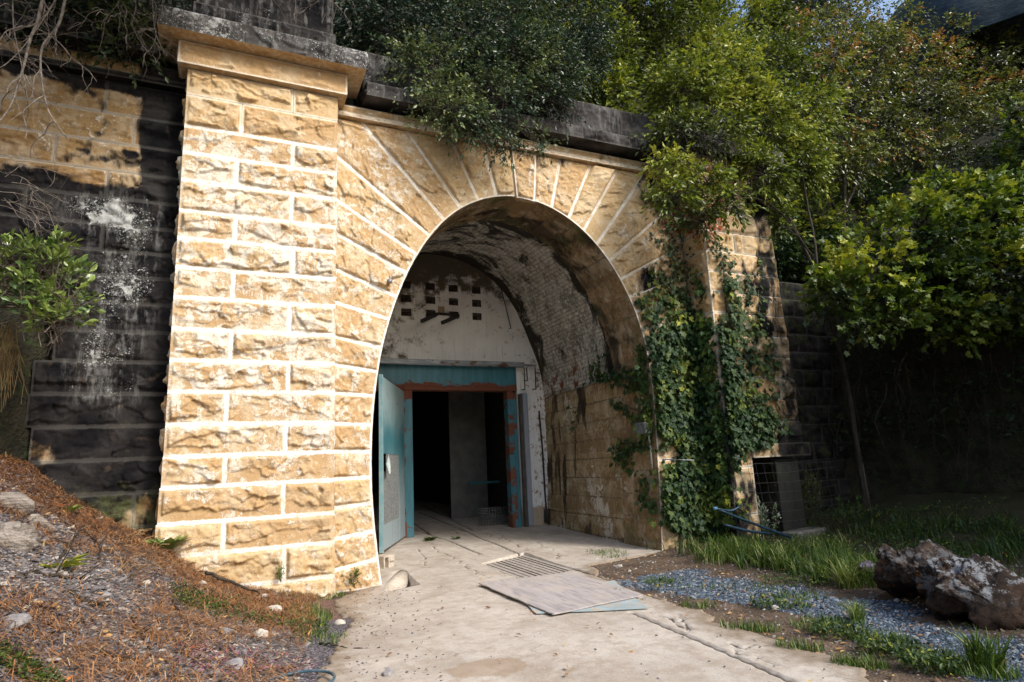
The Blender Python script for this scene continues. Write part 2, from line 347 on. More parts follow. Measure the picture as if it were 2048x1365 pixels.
# =================================================================== ARCH WALL
prof_px = [(770,1172),(757,1120),(748,1050),(744,1000),(742.5,950),(742,900),(744.5,850),(748,800),(753,760),(759,720),(767,680),(778,640),(795,590),(812,548),(832,510),(858,470),(890,435),(920,413),(960,396),(1000,388.5),(1040,389.5),(1080,402),(1120,422),(1160,449),(1200,489),(1240,549),(1268,610),(1285,660),(1298,710),(1305,760),(1311,850),(1316,920),(1320,1000),(1322,1090)]
pw = np.array([PY(*q, YF)[[0, 2]] for q in prof_px]); pw[0, 1] = -.35; pw[-1, 1] = -.2
for _ in range(2): pw[1:-1] = .25*pw[:-2]+.5*pw[1:-1]+.25*pw[2:]
def dense(P, n):
    P = np.asarray(P, float); out = []
    Q = np.vstack([2*P[0]-P[1], P, 2*P[-1]-P[-2]])
    for i in range(1, len(Q)-2):
        t = np.linspace(0, 1, 12, endpoint=False)[:, None]
        a, b, c, d = Q[i-1], Q[i], Q[i+1], Q[i+2]
        out.append(.5*((2*b)+(-a+c)*t+(2*a-5*b+4*c-d)*t**2+(-a+3*b-3*c+d)*t**3))
    out = np.vstack(out+[P[-1:]]); L = np.r_[0, np.cumsum(np.linalg.norm(np.diff(out, axis=0), axis=1))]
    s = np.linspace(0, L[-1], n); return np.stack([np.interp(s, L, out[:, k]) for k in range(P.shape[1])], 1), L[-1]
PR, PRL = dense(pw, 1401)
def pr_at(s): return np.stack([np.interp(s, np.linspace(0, 1, 1401), PR[:, 0]), np.interp(s, np.linspace(0, 1, 1401), PR[:, 1])], -1)
def s_of(px): 
    w = PY(*px, YF)[[0, 2]]; return np.argmin(((PR-w)**2).sum(1))/1400
joints = [((743,1172),(666,1172)),((760,1117),(666,1144)),((751.7,1062),(666,1080.7)),((743,1006),(666,1017)),((743,955),(666,958.6)),((740,904),(668,903)),((743,849.7),(668,847.4)),((747.7,792),(671,786)),((754,744),(671,728.6)),((765,695.6),(671,672.5)),((779,640),(672,603)),((794,594.5),(672,536)),((813.6,547),(674,463)),((827,506),(677,396)),((860,473),(676,308)),((891,443),(723,250)),((921,417),(812,268)),((955,398),(901,286)),((991,386),(966,300)),((1031,388),(1022,308)),((1068,398),(1071,318)),((1105.5,406.5),(1121,326)),((1143,424),(1182,337)),((1172.5,455),(1236,347)),((1199.5,482),(1290,372)),((1223,519),(1340,415)),((1245,556),(1345,490)),((1262.6,592),(1348,548)),((1276,622),(1350,596)),((1289,657),(1352,640)),((1297,705),(1354,700)),((1303,750),(1356,752)),((1308,805),(1358,806)),((1312,860),(1360,862)),((1316,920),(1362,920)),((1319,975),(1364,975)),((1321,1035),(1366,1035)),((1322,1090),(1368,1100))]
XA0, XA1, ZT = 1.38, 8.35, 7.28
js = []
for a, b in joints:
    s = s_of(a); o = PY(*b, YF)[[0, 2]]; js.append((s, o))
js[0] = (0.0, np.array([XA0, -.35])); js[-1] = (1.0, np.array([XA1, -.2]))
arch = thing('arch_wall', 'sandstone arch wall round the tunnel mouth with fanned rock-faced voussoirs', 'wall')
mb = MB()
def clampo(o):
    o = o.copy(); o[0] = min(max(o[0], XA0), XA1); o[1] = min(o[1], ZT+.02)
    if o[0] < XA0+.22: o[0] = XA0
    if o[1] > ZT-.32 and XA0+.3 < o[0] < 7.75: o[1] = ZT+.02
    return o
ks = None
for i in range(len(js)-1):
    (s0, o0), (s1, o1) = js[i], js[i+1]
    if s1 <= s0: s1 = s0+.005
    o0 = clampo(o0); o1 = clampo(o1)
    if i >= 26: o0 = np.array([XA1, o0[1]]); o1 = np.array([XA1, o1[1]])
    if i == 25: o1 = np.array([XA1, o1[1]])
    a0, a1 = pr_at(s0), pr_at(s1); intr = (lambda S, s0=s0, s1=s1: pr_at(s0+(s1-s0)*S))
    isk = (i == 19)
    # outer edge runs through the wall corner where the block wraps it
    corner = None
    if abs(o0[0]-XA0) < .15 and o1[1] > ZT-.25 and o1[0] > XA0+.2: corner = np.array([XA0, ZT+.02])
    if o0[1] > ZT-.3 and abs(o1[0]-XA1) < .6 and o1[1] < ZT-.25: corner = np.array([XA1, ZT+.02])
    def outer(S, o0=o0, o1=o1, cr=corner):
        if cr is None: return o0+(o1-o0)*S[..., None]
        l0 = np.linalg.norm(cr-o0); l1 = np.linalg.norm(o1-cr); k = l0/(l0+l1)
        A = o0+(cr-o0)*np.clip(S/k, 0, 1)[..., None]; Bq = cr+(o1-cr)*np.clip((S-k)/(1-k), 0, 1)[..., None]
        return np.where((S < k)[..., None], A, Bq)
    m_ = mb
    if isk: ks = MB(); m_ = ks
    ln = max(.035, min(.05, .05))
    if isk:
        dn = np.array([0, -.04]); it2 = (lambda S, f=intr: f(S)+dn)
        quadblock(m_, a0+dn, a1+dn, o1, o0, YF-.045, Hh=.04, sd=700+i, cell=.015, m=.028, fn=st_arch, bot=it2, top=outer, ledge=False, flat=.6)
        # sides and underside of the key
        for q0, q1 in ((a0+dn, o0), (a1+dn, o1), (a0+dn, a1+dn)):
            g = np.array([[[q0[0], y, q0[1]], [q1[0], y, q1[1]]] for y in (YF-.045, YF+.06)]); m_.grid(g, edge=.1, blk=.5, bloom=.2, dark=.1)
    else:
        lower = np.linalg.norm(a1-a0) > .3
        quadblock(m_, a0, a1, o1, o0, YF, Hh=rs.uniform(.055, .095), sd=700+i, cell=.0155, m=.034, fn=st_arch, bot=intr, top=outer, flat=.35, ledge=True)
mb.build('voussoirs', STONE, arch); ks.build('keystone', STONE, arch)
def shift(p): return p
# soffit of the stone ring
def prof_surface(mb, offA, offB, y0, y1, ny, u0=0, u1=1, nu=360, fn=None, rough=.0, jx=None):
    """profile swept from y0 to y1; off = function(P,N) -> P"""
    s = np.linspace(u0, u1, nu); P = pr_at(s); t = nrm(np.gradient(P, axis=0)); N = np.stack([-t[:, 1], t[:, 0]], 1)
    A = offA(P, N); B = offB(P, N); k = np.linspace(0, 1, ny)[None, :, None]
    Q = A[:, None]*(1-k)+B[:, None]*k; Y = y0+(y1-y0)*k[..., 0]+0*Q[..., 0]
    al = np.broadcast_to((s*PRL)[:, None], Y.shape)
    d = np.zeros(Y.shape); e = np.full(Y.shape, .2)
    if jx: d, e = jx(al, Y)
    d = d*ss(0, .08, Y-y0)
    Q = Q-N[:, None]*d[..., None]
    W = np.stack([Q[..., 0], Y, Q[..., 1]], -1)
    at = dict(edge=e, blk=(np.floor(al/.42)*.37) % 1)
    at.update(fn(W, al)); mb.grid(W, su=al, sv=Y, **at)
def off(k): return lambda P, N: P+N*np.asarray(k(P) if callable(k) else k).reshape(-1, 1)
def ring_j(al, Y):
    c = .42; a = (al/c) % 1; e = np.minimum(a, 1-a)*c; yy = (Y-9.5+.3*(np.floor(al/c) % 2))/.75 % 1; e = np.minimum(e, np.minimum(yy, 1-yy)*.75)
    return .02*ss(.0, .05, e)+.012*(fbm(al*8, Y*8, 4, 1)-.5), e
def st_ring(W, al):
    z = W[..., 2]; x = W[..., 0]; n = fbm(al*1.2, W[..., 1]*1.5, 4, 3)
    return dict(bloom=.25+0*z, dark=.40+.6*(n-.5)+.2*ss(3, 6, z)*ss(9.7, 10.4, W[..., 1])-.15*ss(3, 1, z), lich=0*z, moss=.42*ss(.45, .7, fbm(al*2, W[..., 1]*2, 3, 7))+.15)
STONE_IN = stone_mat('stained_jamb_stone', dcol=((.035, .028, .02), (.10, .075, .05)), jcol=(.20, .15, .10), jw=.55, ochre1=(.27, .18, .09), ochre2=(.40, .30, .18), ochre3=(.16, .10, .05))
mb = MB()
prof_surface(mb, off(0), off(0), YF, 10.65, 40, fn=st_ring, jx=ring_j, nu=620)
# step at the back of the ring
prof_surface(mb, off(0), off(.14), 10.65, 10.66, 3, fn=st_ring, nu=620, u0=.2, u1=.8)
mb.build('soffit', STONE_IN, arch)
# band cornice, coping, parapet
mb = MB(); slab(mb, XA0+.02, 8.3, YF-.12, YF+.1, 7.285, 7.36, st_corn, 560, Hh=.004, m=.01, ledge=False); slab(mb, XA0+.02, 8.3, YF-.09, YF+.1, 7.363, 7.50, st_corn, 571, Hh=.035, m=.02, nsp=[2.4, 3.5, 4.6, 5.7, 6.6, 7.4], ledge=False)
slab(mb, XA0+.02, 8.3, YF-.02, YF+.1, 7.503, 7.56, st_black, 585, Hh=.01, m=.01, ledge=False)
mb.build('cornice', STONE, arch)
mb = MB(); slab(mb, 1.85, 8.0, YF-.40, YF+.3, 7.562, 7.80, st_black, 590, Hh=.05, m=.004, nsp=[2.7, 3.9, 4.9, 5.9, 6.95], cell=.02); mb.build('coping', STONE_CAP, arch)
mb = MB(); slab(mb, 1.85, 8.1, YF-.12, YF+.35, 7.803, 8.54, st_black, 610, Hh=.035, m=.008, nsp=[3.0, 4.4, 5.75, 7.0], cell=.025); mb.build('parapet', STONE_CAP, arch)
# =================================================================== LEFT WING WALL
wing = thing('wing_wall', 'black stained wing wall left of the pale pilaster, lichen spots, ochre blocks at top', 'wall')
mb = MB()
wz = [7.27, 7.093, 6.603, 6.23, 5.801, 5.515-.06, 5.12, 4.74, 4.349, 3.98, 3.587, 3.181, 2.754, 2.335, 1.91, 1.486, 1.057, .62, .2, -.2]
wz = [7.22, 6.72, 6.28, 5.86, 5.46, 5.07, 4.70, 4.349, 3.98, 3.587, 3.181, 2.754, 2.335, 1.91, 1.486, 1.057, .62, .2, -.2]
wsp = {0: [-3.9, -1.72], 1: [-2.9, -1.35], 2: [-4.2, -2.25], 3: [-3.4, -1.62], 4: [-2.5, ], 5: [-3.1, -1.62], 6: [-1.95], 7: [-2.9], 8: [-1.82], 9: [-2.1], 14: [-1.03], 15: [-1.1]}
for i in range(len(wz)-1):
    z1, z0 = wz[i], wz[i+1]
    xl = -5.2 if z0 > 4.2 else [-2.02, -2.1, -2.06, -2.25, -2.27, -2.2, -2.24, -2.15, -2.1, -2.1, -2.1, -2.1][min(11, max(0, i-7))]+.02
    cuts = [xl]+[c for c in wsp.get(i, []) if c > xl+.2]+[XL+.0]
    for k in range(len(cuts)-1):
        quadblock(mb, (cuts[k], z0), (cuts[k+1], z0), (cuts[k+1], z1), (cuts[k], z1), YF, Hh=rs.uniform(.05, .085), sd=900+i*5+k, cell=.018, m=.022, fn=st_wing, flat=.7)
    if z0 <= 4.2: quadblock(mb, (0, z0), (.6, z0), (.6, z1), (0, z1), 0, Hh=.08, sd=980+i, cell=.03, m=.01, fn=st_wing, out=(-1, 0, 0), basis=((0, 1, 0), (xl, YF, 0)))
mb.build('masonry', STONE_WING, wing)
mb = MB(); slab(mb, -5.2, XL-.02, YF-.14, YF+.1, 7.223, 7.31, st_wing, 1010, Hh=.006, m=.01, ledge=False)
def st_wb(W, e, sd): z = W[..., 2]; return dict(bloom=.2+0*z, dark=.12+.75*ss(-1.5, -1.2, W[..., 0]), lich=0*z, moss=.1+0*z)  # dark end by the pilaster is its shadow, painted on
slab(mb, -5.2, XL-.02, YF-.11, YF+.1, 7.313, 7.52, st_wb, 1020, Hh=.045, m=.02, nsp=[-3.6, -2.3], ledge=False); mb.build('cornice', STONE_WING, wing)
mb = MB(); slab(mb, -5.2, XL-.4, YF-.42, YF+.3, 7.523, 7.80, st_black, 1030, Hh=.05, m=.004, nsp=[-3.9, -2.6]); slab(mb, -5.2, XL-.02, YF-.1, YF+.3, 7.803, 9.1, st_black, 1040, Hh=.05, m=.01, nsp=[-3.5, -2.0]); mb.build('parapet', STONE, wing)
# =================================================================== RIGHT PILASTER
YQ, QX0, QX1 = 8.85, 8.33, 10.12
rp = thing('stone_pilaster', 'ivy-hung brown pilaster right of the arch with bulging rounded blocks', 'pilaster', 'pilasters flanking the arch')
mb = MB()
rz = [7.2]+[7.2-.415*k for k in range(1, 18)]+[-.2]
for i in range(len(rz)-1):
    z1, z0 = rz[i], rz[i+1]; s = [.36, .68][i % 2]
    xr = QX1+.02*(7.2-z0)*.9
    if z0 < 1.6:      # lower courses stop at the dark opening
        quadblock(mb, (QX0, z0), (QX0+.55, z0), (QX0+.55, z1), (QX0, z1), YQ, Hh=.06, sd=1200+i, cell=.03, fn=st_right)
        quadblock(mb, (0, z0), (.75, z0), (.75, z1), (0, z1), 0, Hh=.03, sd=1240+i, cell=.04, fn=st_right, out=(1, 0, 0), basis=((0, 1, 0), (QX0+.55, YQ, 0)))
    else:
        mid2 = QX0+(xr-QX0)*(.52 if i % 2 else .78)
        cuts = [QX0, QX0+(xr-QX0)*s*.6, mid2, xr]
        for k in range(3):
            quadblock(mb, (cuts[k], z0), (cuts[k+1], z0), (cuts[k+1], z1), (cuts[k], z1), YQ, Hh=rs.uniform(.07, .13) if k else .05, sd=1200+i*5+k, cell=.022, m=.016 if k else .03, fn=st_right, flat=.4, round_=.38 if k else 0)
    quadblock(mb, (0, z0), (YF-YQ, z0), (YF-YQ, z1), (0, z1), 0, Hh=.09, sd=1300+i, cell=.025, m=.035, fn=st_right, out=(-1, 0, 0), basis=((0, 1, 0), (QX0, YQ, 0)))
    if z0 > 1.6: quadblock(mb, (0, z0), (1.2, z0), (1.2, z1), (0, z1), 0, Hh=.09, sd=1340+i, cell=.04, m=.02, fn=st_right, out=(1, 0, 0), basis=((0, 1, 0), (xr, YQ, 0)))
mb.build('shaft', STONE, rp)
mb = MB(); slab(mb, QX0-.1, QX1+.12, YQ-.1, YF+.3, 7.203, 7.5, st_right, 1400, Hh=.03, m=.03); mb.build('cornice', STONE, rp)
mb = MB(); slab(mb, QX0-.3, QX1+.3, YQ-.32, YF+.3, 7.503, 7.8, st_black, 1420, Hh=.05, m=.005, nsp=[9.1]); slab(mb, QX0, QX1, YQ-.05, YF+.3, 7.803, 8.7, st_black, 1430, Hh=.05, m=.005, nsp=[9.3]); mb.build('coping_slab', STONE_CAP, rp)
mb = MB(); slab(mb, QX0+.55, QX1+.24, YQ-.05, YF+.5, 1.545, 1.80, st_right, 1450, Hh=.04, m=.01); mb.build('lintel', STONE, rp)
# right wing wall
rw = thing('wing_wall', 'grey dark masonry wing wall beyond the right pilaster, in deep shade', 'wall')
mb = MB()
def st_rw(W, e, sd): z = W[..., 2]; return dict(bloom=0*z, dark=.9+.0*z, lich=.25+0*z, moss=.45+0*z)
for i in range(14):
    z1 = 5.4-.4*i; z0 = z1-.4
    for k in range(4):
        x0 = 10.0+.62*k+(.3 if i % 2 else 0); 
        quadblock(mb, (x0, z0), (x0+.62, z0), (x0+.62, z1), (x0, z1), 9.75, Hh=.09, sd=1500+i*9+k, cell=.035, m=.02, fn=st_rw, round_=.4)
mb.build('masonry', STONE, rw)
# =================================================================== TUNNEL LINING
tun = thing('tunnel_lining', 'stained tunnel lining behind the arch: brick vault above coursed stone side walls', 'tunnel')
YB = 14.5
def offb(P): return .36+.24*ss(4.5, 6.3, P[:, 1])
t = NT('stained_brick_vault')
uv = t.n('CombineXYZ', {0: t.attr('sv'), 1: t.attr('su'), 2: 0}).outputs[0]
br = t.n('TexBrick', {'Vector': uv, 'Color1': (.58, .54, .47), 'Color2': (.46, .42, .36), 'Mortar': (.13, .115, .10), 'Scale': 1.0, 'Mortar Size': .008, 'Mortar Smooth': .4, 'Bias': 0, 'Brick Width': .24, 'Row Height': .085})
c = br.outputs[0]; bfac = br.outputs[1]
c = t.mix(t.map(t.noise(1.6, 6, rough=.65), .42, .66), c, t.mix(.25, (.50, .49, .46), c))
c = t.mix(t.map(t.noise(5, 7, rough=.72), .46, .60, 0, .75), c, (.19, .165, .13))
c = t.mix(t.map(t.noise(2.1, 7, t.vec((1, 1, 1), (2, 8, 1)), rough=.7), .50, .62, 0, .65), c, (.15, .16, .125))
c = t.mix(t.map(t.noise(11, 7, rough=.75), .53, .60, 0, .8), c, (.74, .71, .65))
c = t.mix(t.map(t.m_('ADD', t.noise(1.3, 7, t.vec((1, 1.4, 1), (3, 1, 0)), rough=.7, dist=.7), t.m_('MULTIPLY', t.attr('dark'), .45)), .56, .68), c, (.03, .026, .02))
c = t.mix(t.m_('MULTIPLY', t.map(t.noise(2.6, 7, t.vec((1, 1, 1), (7, 2, 0)), rough=.7), .50, .60), t.attr('rust')), c, (.16, .05, .02))
c = t.mix(t.map(t.noise(3, 5, t.vec((1, 1, 1), (1, 9, 0))), .60, .72, 0, .5), c, (.10, .11, .04))
VAULT = t.done(t.bsdf(c, .9, t.bump(t.m_('ADD', t.m_('MULTIPLY', bfac, -1.0), t.noise(20, 4)), .6, .012)))
def st_v(W, al):
    x, y, z = W[..., 0], W[..., 1], W[..., 2]
    dk = .08+.55*ss(11.5, 10.7, y)+.5*ss(13.7, 14.5, y)*ss(3.0, 4.2, z)+.22*ss(5.5, 6.8, z)-.1
    ru = ss(5.2, 3.4, z)*ss(11.3, 12.2, y)
    return dict(dark=dk, rust=ru, bloom=0*z)
mb = MB(); prof_surface(mb, off(.14), off(offb), 10.65, 14.62, 60, fn=st_v, u0=.22, u1=.78, nu=300, jx=lambda a, Y: (.02*(fbm(a*3, Y*3, 4, 2)-.5), np.full(Y.shape, .2)))
mb.build('brick_vault', VAULT, tun)
def sw_j(al, Y):
    c = .40; r = np.floor(al/c); a = (al/c) % 1; e = np.minimum(a, 1-a)*c; L = .85; yy = ((Y-9.5)/L+.5*(r % 2)+.13*r) % 1; e = np.minimum(e, np.minimum(yy, 1-yy)*L)
    return .022*ss(.0, .035, e)+.035*(fbm(al*3, Y*3, 5, 4)-.5)+((r*.618) % 1)*.02, e
def st_sw(W, al):
    x, y, z = W[..., 0], W[..., 1], W[..., 2]; n = fbm(y*1.3, z*1.0, 4, 13); n2 = fbm(y*2.3, z*.6, 4, 23)
    return dict(bloom=.30+.65*ss(.5, .62, n)*ss(9.9, 10.6, y), dark=.22+.45*ss(.5, .64, n2)+.25*ss(.5, 0, z), lich=0*z, moss=.18+.35*ss(.5, .7, fbm(y*2, z*.7, 3, 31)))
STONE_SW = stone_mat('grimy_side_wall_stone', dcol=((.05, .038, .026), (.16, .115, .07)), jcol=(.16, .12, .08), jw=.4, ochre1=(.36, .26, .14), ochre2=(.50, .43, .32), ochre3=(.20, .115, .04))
for u0, u1 in ((.0, .22), (.78, 1.0)):
    mb = MB(); prof_surface(mb, off(.0), off(offb), 10.65, 14.62, 130, fn=st_sw, u0=u0, u1=u1, nu=170, jx=sw_j); mb.build('side_wall', STONE_SW, tun)
# deep lining past the bulkhead, near-black throughout
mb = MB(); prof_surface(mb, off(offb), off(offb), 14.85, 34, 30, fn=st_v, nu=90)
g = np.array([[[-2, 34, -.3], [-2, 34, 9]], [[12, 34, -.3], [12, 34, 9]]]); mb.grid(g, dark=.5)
mb.build('deep_lining', simple('dark_deep_lining', (.05, .045, .04), (.025, .022, .02)), tun)
# =================================================================== BULKHEAD
bh = thing('bulkhead_wall', 'peeling white bulkhead wall closing the tunnel above and beside the blue doorway', 'wall')
t = NT('peeling_white_paint')
st = t.noise(2.5, 6, t.vec((9, 9, .5)), rough=.7); lg = t.noise(.9, 6, rough=.6, dist=.5); md = t.noise(3.5, 7, rough=.72)
sep = t.n('SeparateXYZ', {0: t.co}); X_, Z_ = sep.outputs[0], sep.outputs[2]
c = t.mix(t.map(lg, .35, .65), (.74, .73, .71), (.84, .83, .81))
c = t.mix(t.map(st, .50, .78, 0, .38), c, (.36, .32, .28))
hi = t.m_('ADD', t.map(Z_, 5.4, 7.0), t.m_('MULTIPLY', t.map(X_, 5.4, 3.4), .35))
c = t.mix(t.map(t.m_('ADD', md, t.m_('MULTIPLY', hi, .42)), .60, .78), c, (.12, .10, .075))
c = t.mix(t.map(t.m_('ADD', t.noise(6, 7, rough=.75), t.m_('MULTIPLY', t.map(X_, 6.6, 7.6), .10)), .62, .66, 0, .9), c, (.26, .15, .08))
c = t.mix(t.m_('MULTIPLY', t.map(t.noise(2, 5, t.vec((12, 12, .35), (2, 0, 0)), rough=.6), .60, .66), t.map(Z_, 5.0, 4.3, 0, .8)), c, (.30, .12, .05))
c = t.mix(t.map(t.m_('ADD', t.noise(5, 5), t.map(Z_, .9, .1, 0, .4)), .62, .74, 0, .8), c, (.35, .24, .13))
WHITE = t.done(t.bsdf(c, .85, t.bump(t.m_('ADD', md, st), .5, .015)))
s = np.linspace(0, 1, 240); P = pr_at(s); tt = nrm(np.gradient(P, axis=0)); N = np.stack([-tt[:, 1], tt[:, 0]], 1); BO = off(offb)(P, N)+N*.05
def in_prof(x, z):
    zc = BO[:, 1]; i = np.argmax(zc)
    top = BO[i, 1]
    if z > top: return False
    xl = np.interp(z, BO[:i+1, 1], BO[:i+1, 0]); xr = np.interp(-z, -BO[i:, 1], BO[i:, 0]); return xl < x < xr
openings = [(1.2, 6.80, -1, 4.10)]       # doorway incl. frame
vents = []
vx = [PY(812, 600, YB)[0], PY(861, 600, YB)[0], PY(907, 600, YB)[0], PY(953, 600, YB)[0]]
vz = [PY(880, 575, YB)[2], PY(880, 602, YB)[2], PY(880, 629, YB)[2]]
vw = .125; vh = .095
for a in vx:
    for b in vz: vents.append((a-vw, a+vw, b-vh, b+vh))
def wall_cells(xs, zs, y, mb):
    xs = sorted(set(np.round(xs, 4))); zs = sorted(set(np.round(zs, 4)))
    holes = openings+vents
    i = np.argmax(BO[:, 1])
    def xr_(z, side):
        z = min(z, BO[i, 1]-.001)
        return np.interp(z, BO[:i+1, 1], BO[:i+1, 0]) if side < 0 else np.interp(-z, -BO[i:, 1], BO[i:, 0])
    for b0, b1 in zip(zs[:-1], zs[1:]):
        for a0, a1 in zip(xs[:-1], xs[1:]):
            cx, cz = (a0+a1)/2, (b0+b1)/2
            if any(h[0] < cx < h[1] and h[2] < cz < h[3] for h in holes): continue
            q = []
            for (x, z) in ((a0, b0), (a1, b0), (a1, b1), (a0, b1)): q.append((min(max(x, xr_(z, -1)), xr_(z, 1)), z))
            if abs(q[1][0]-q[0][0]) < 1e-4 and abs(q[2][0]-q[3][0]) < 1e-4: continue
            mb.add([(x, y, z) for x, z in q], [[0, 1, 2, 3]])
zmax = BO[:, 1].max()
xs = list(np.arange(1.2, 8.3, .25))+[6.80]+[v for h in vents for v in h[:2]]
zs = list(np.arange(-.1, zmax, .12))+[4.10, zmax]+[v for h in vents for v in h[2:]]
mb = MB(); wall_cells(xs, zs, YB, mb); wall_cells(xs, zs, YB+.32, mb)
for h in openings+vents:
    for (xa, za, xb, zb) in ((h[0], h[2], h[1], h[2]), (h[0], h[3], h[1], h[3]), (h[0], h[2], h[0], h[3]), (h[1], h[2], h[1], h[3])):
        mb.add([(xa, YB, za), (xb, YB, zb), (xb, YB+.32, zb), (xa, YB+.32, za)], [[0, 1, 2, 3]])
mb.build('wall_face', WHITE, bh, smooth=False)
RUSTD = simple('dark_rusted_steel', (.04, .025, .018), (.10, .045, .025), 12, .75, .4)
DARK = simple('dark_iron', (.02, .02, .02), (.05, .04, .035), 10, .7, .3)
mbv = None
for (a, b, cc, d) in vents:
    mb = MB()
    for k in range(5):
        z = cc+(d-cc)*(k+.5)/5; mb.box((-(b-a)/2+.003, -.02, -.004), ((b-a)/2-.003, .03, .008), M3=[[1, 0, 0], [0, .85, -.5], [0, .5, .85]], o=((a+b)/2, YB+.012, z), bev=.001)
    mb.box((a+.001, YB+.02, cc), (a+.014, YB+.06, d), bev=.002); mb.box((b-.014, YB+.02, cc), (b-.001, YB+.06, d), bev=.002)
    mb.build('vent_grille', simple('vent_rust', (.05, .04, .03), (.10, .065, .04), 20) if mbv is None else mbv, bh); mbv = bpy.data.materials['vent_rust']
# vent cavity backs are the dark tunnel behind
def beam(mb, a, b, w, h): 
    a = np.array(a, float); b = np.array(b, float); d = nrm(b-a); u = nrm(np.cross(d, (0, 0, 1))); v = np.cross(u, d); L = np.linalg.norm(b-a)
    mb.box((0, -w/2, -h/2), (L, w/2, h/2), M3=np.stack([d, u, v], 1), o=a, bev=.004)
# bracket
br1 = PY(873, 629, YB); br2 = PY(917, 632, YB)
mb = MB(); beam(mb, br1, PY(843, 643, YB-.8), .06, .085); beam(mb, br2, PY(884, 646, YB-.8), .06, .085); beam(mb, br1+[0, -.06, 0], br2+[0, -.06, 0], .05, .06)
tag(mb.build('steel_bracket', DARK), 'pair of dark steel arms jutting from the white wall under the vent holes', 'bracket')
q = PY(883, 622, YB-.02); mb = MB(); mb.box((q[0]-.09, YB-.03, q[2]-.11), (q[0]+.08, YB-.004, q[2]+.11)); mb.build('repair_patch', simple('buff_board', (.36, .26, .17), (.44, .33, .22), 14), bh)
# right leaning rods and stains plates on the bulkhead
def rod(name, pts, r, mat, label, cat, k=8, **kw):
    mb = MB(); mb.tube(pts, r, k); return tag(mb.build(name, mat), label, cat, **kw)
pA = PY(999, 567, YB-.05); pB = PY(1022, 658, YB-.05)
rod('iron_rod', [pA, (pA+pB)/2+[.01, 0, 0], pB, pB+np.array([-.06, 0, 0])], .012, DARK, 'thin dark rod bolted to the white wall beside the vault edge', 'rod')
pts = [PY(1078, 822, YB-.06), PY(1085, 900, YB-.06), PY(1090, 985, YB-.06), PY(1094, 1035, YB-.06)]
rod('drain_pipe', pts, .022, DARK, 'black drain pipe running down the peeling white wall to the floor', 'pipe')
mb = MB(); mb.tube([PY(1094, 1018, YB-.1), PY(1095, 1045, YB-.1)], [.07, .085], 10); tag(mb.build('drain_bucket', DARK), 'small black drain pot at the foot of the black pipe', 'pot')
# rail above the door
t = NT('galvanised_steel'); c = t.mix(t.map(t.noise(8, 5, t.vec((.4, 1, 2))), .4, .65), (.22, .24, .26), (.36, .38, .40)); c = t.mix(t.map(t.noise(5, 6, t.vec((.5, 1, 1))), .55, .62), c, (.13, .07, .04))
GALV = t.done(t.bsdf(c, .55, spec=.5, metal=.4))
ra = PY(745, 720.5, YB-.22); rb = PY(1072, 733, YB-.22); rb[2] = ra[2]-.0
rail = thing('door_rail', 'grey sliding-door rail running above the blue lintel', 'rail')
mb = MB(); mb.box((ra[0]-.8, YB-.27, ra[2]-.075), (rb[0]-.35, YB-.19, ra[2]+.045), bev=.01); mb.tube([(ra[0]-.8, YB-.3, ra[2]-.09), (rb[0]-.4, YB-.3, ra[2]-.09)], .012, 6); mb.build('track', GALV, rail)
mb = MB(); mb.box((rb[0]-.349, YB-.25, ra[2]-.05), (rb[0], YB-.2, ra[2]+.0), bev=.006); eb = mb.build('end_bar', GALV, rail)
for px0, y1 in ((1048, 780), (1053, 762), (1070, 779)):
    a = PY(px0, 735, YB-.2); b = PY(px0+2, y1, YB-.2); mb = MB(); mb.tube([a, b], .014, 6); mb.tube([b, b+np.array([-.1, 0, .0])], .014, 6); mb.build('hanger', DARK, eb)
# =================================================================== STEEL DOORWAY
t = NT('rusted_teal_paint')
sp_ = t.n('SeparateXYZ', {0: t.co}); Z_ = sp_.outputs[2]; X_ = sp_.outputs[0]
n = t.noise(2.2, 7, t.vec((.8, 1, 1.5)), rough=.68, dist=.4)
c = t.mix(t.map(t.noise(3, 5, t.vec((4, 4, .6))), .35, .7), (.03, .135, .175), (.05, .18, .225))
rz_ = t.m_('ADD', t.m_('MULTIPLY', t.map(Z_, 3.85, 3.52, 0, .30), t.map(Z_, 3.2, 3.45)), t.attr('rustb'))
n = t.m_('ADD', n, t.m_('MULTIPLY', t.m_('SUBTRACT', t.noise(16, 6, rough=.8), .5), .22)); rm = t.map(t.m_('ADD', n, rz_), .655, .70)
rc = t.mix(t.noise(14, 4), (.11, .036, .02), (.18, .062, .034))
c = t.mix(rm, c, rc)
TEAL = t.done(t.bsdf(c, t.m_('ADD', .45, t.m_('MULTIPLY', rm, .4)), t.bump(t.m_('ADD', rm, t.noise(30, 3)), .4, .006), spec=.4))
fr = thing('steel_doorframe', 'rusting teal steel door frame in the white bulkhead', 'door frame')
zt = 3.485; zh = 4.10; xj0, xj1, xk0, xk1 = 3.80, 4.02, 6.50, 6.78; zf = .11
mb = MB(); mb.box((2.2, YB-.04, zt), (6.78, YB+.26, zh), bev=.012, rustb=.0); mb.box((xj0+.0, YB-.07, zt-.0), (6.6, YB-.041, zt+.09), bev=.006, rustb=.16); mb.build('lintel', TEAL, fr)
mb = MB(); mb.box((xj0, YB-.05, zf), (xj1, YB+.22, zt-.002), bev=.012, rustb=.05); mb.box((xj0-.03, YB-.06, zf), (xj0+.05, YB-.052, zt-.1), bev=.003, rustb=.16); mb.build('jamb', TEAL, fr)
mb = MB(); mb.box((xk0, YB-.05, zf), (xk0+.16, YB+.22, zt-.002), bev=.012, rustb=.17); mb.box((xk0+.163, YB-.02, zf), (xk1-.02, YB+.22, zt-.05), bev=.012, rustb=.08); jb = mb.build('jamb', TEAL, fr)
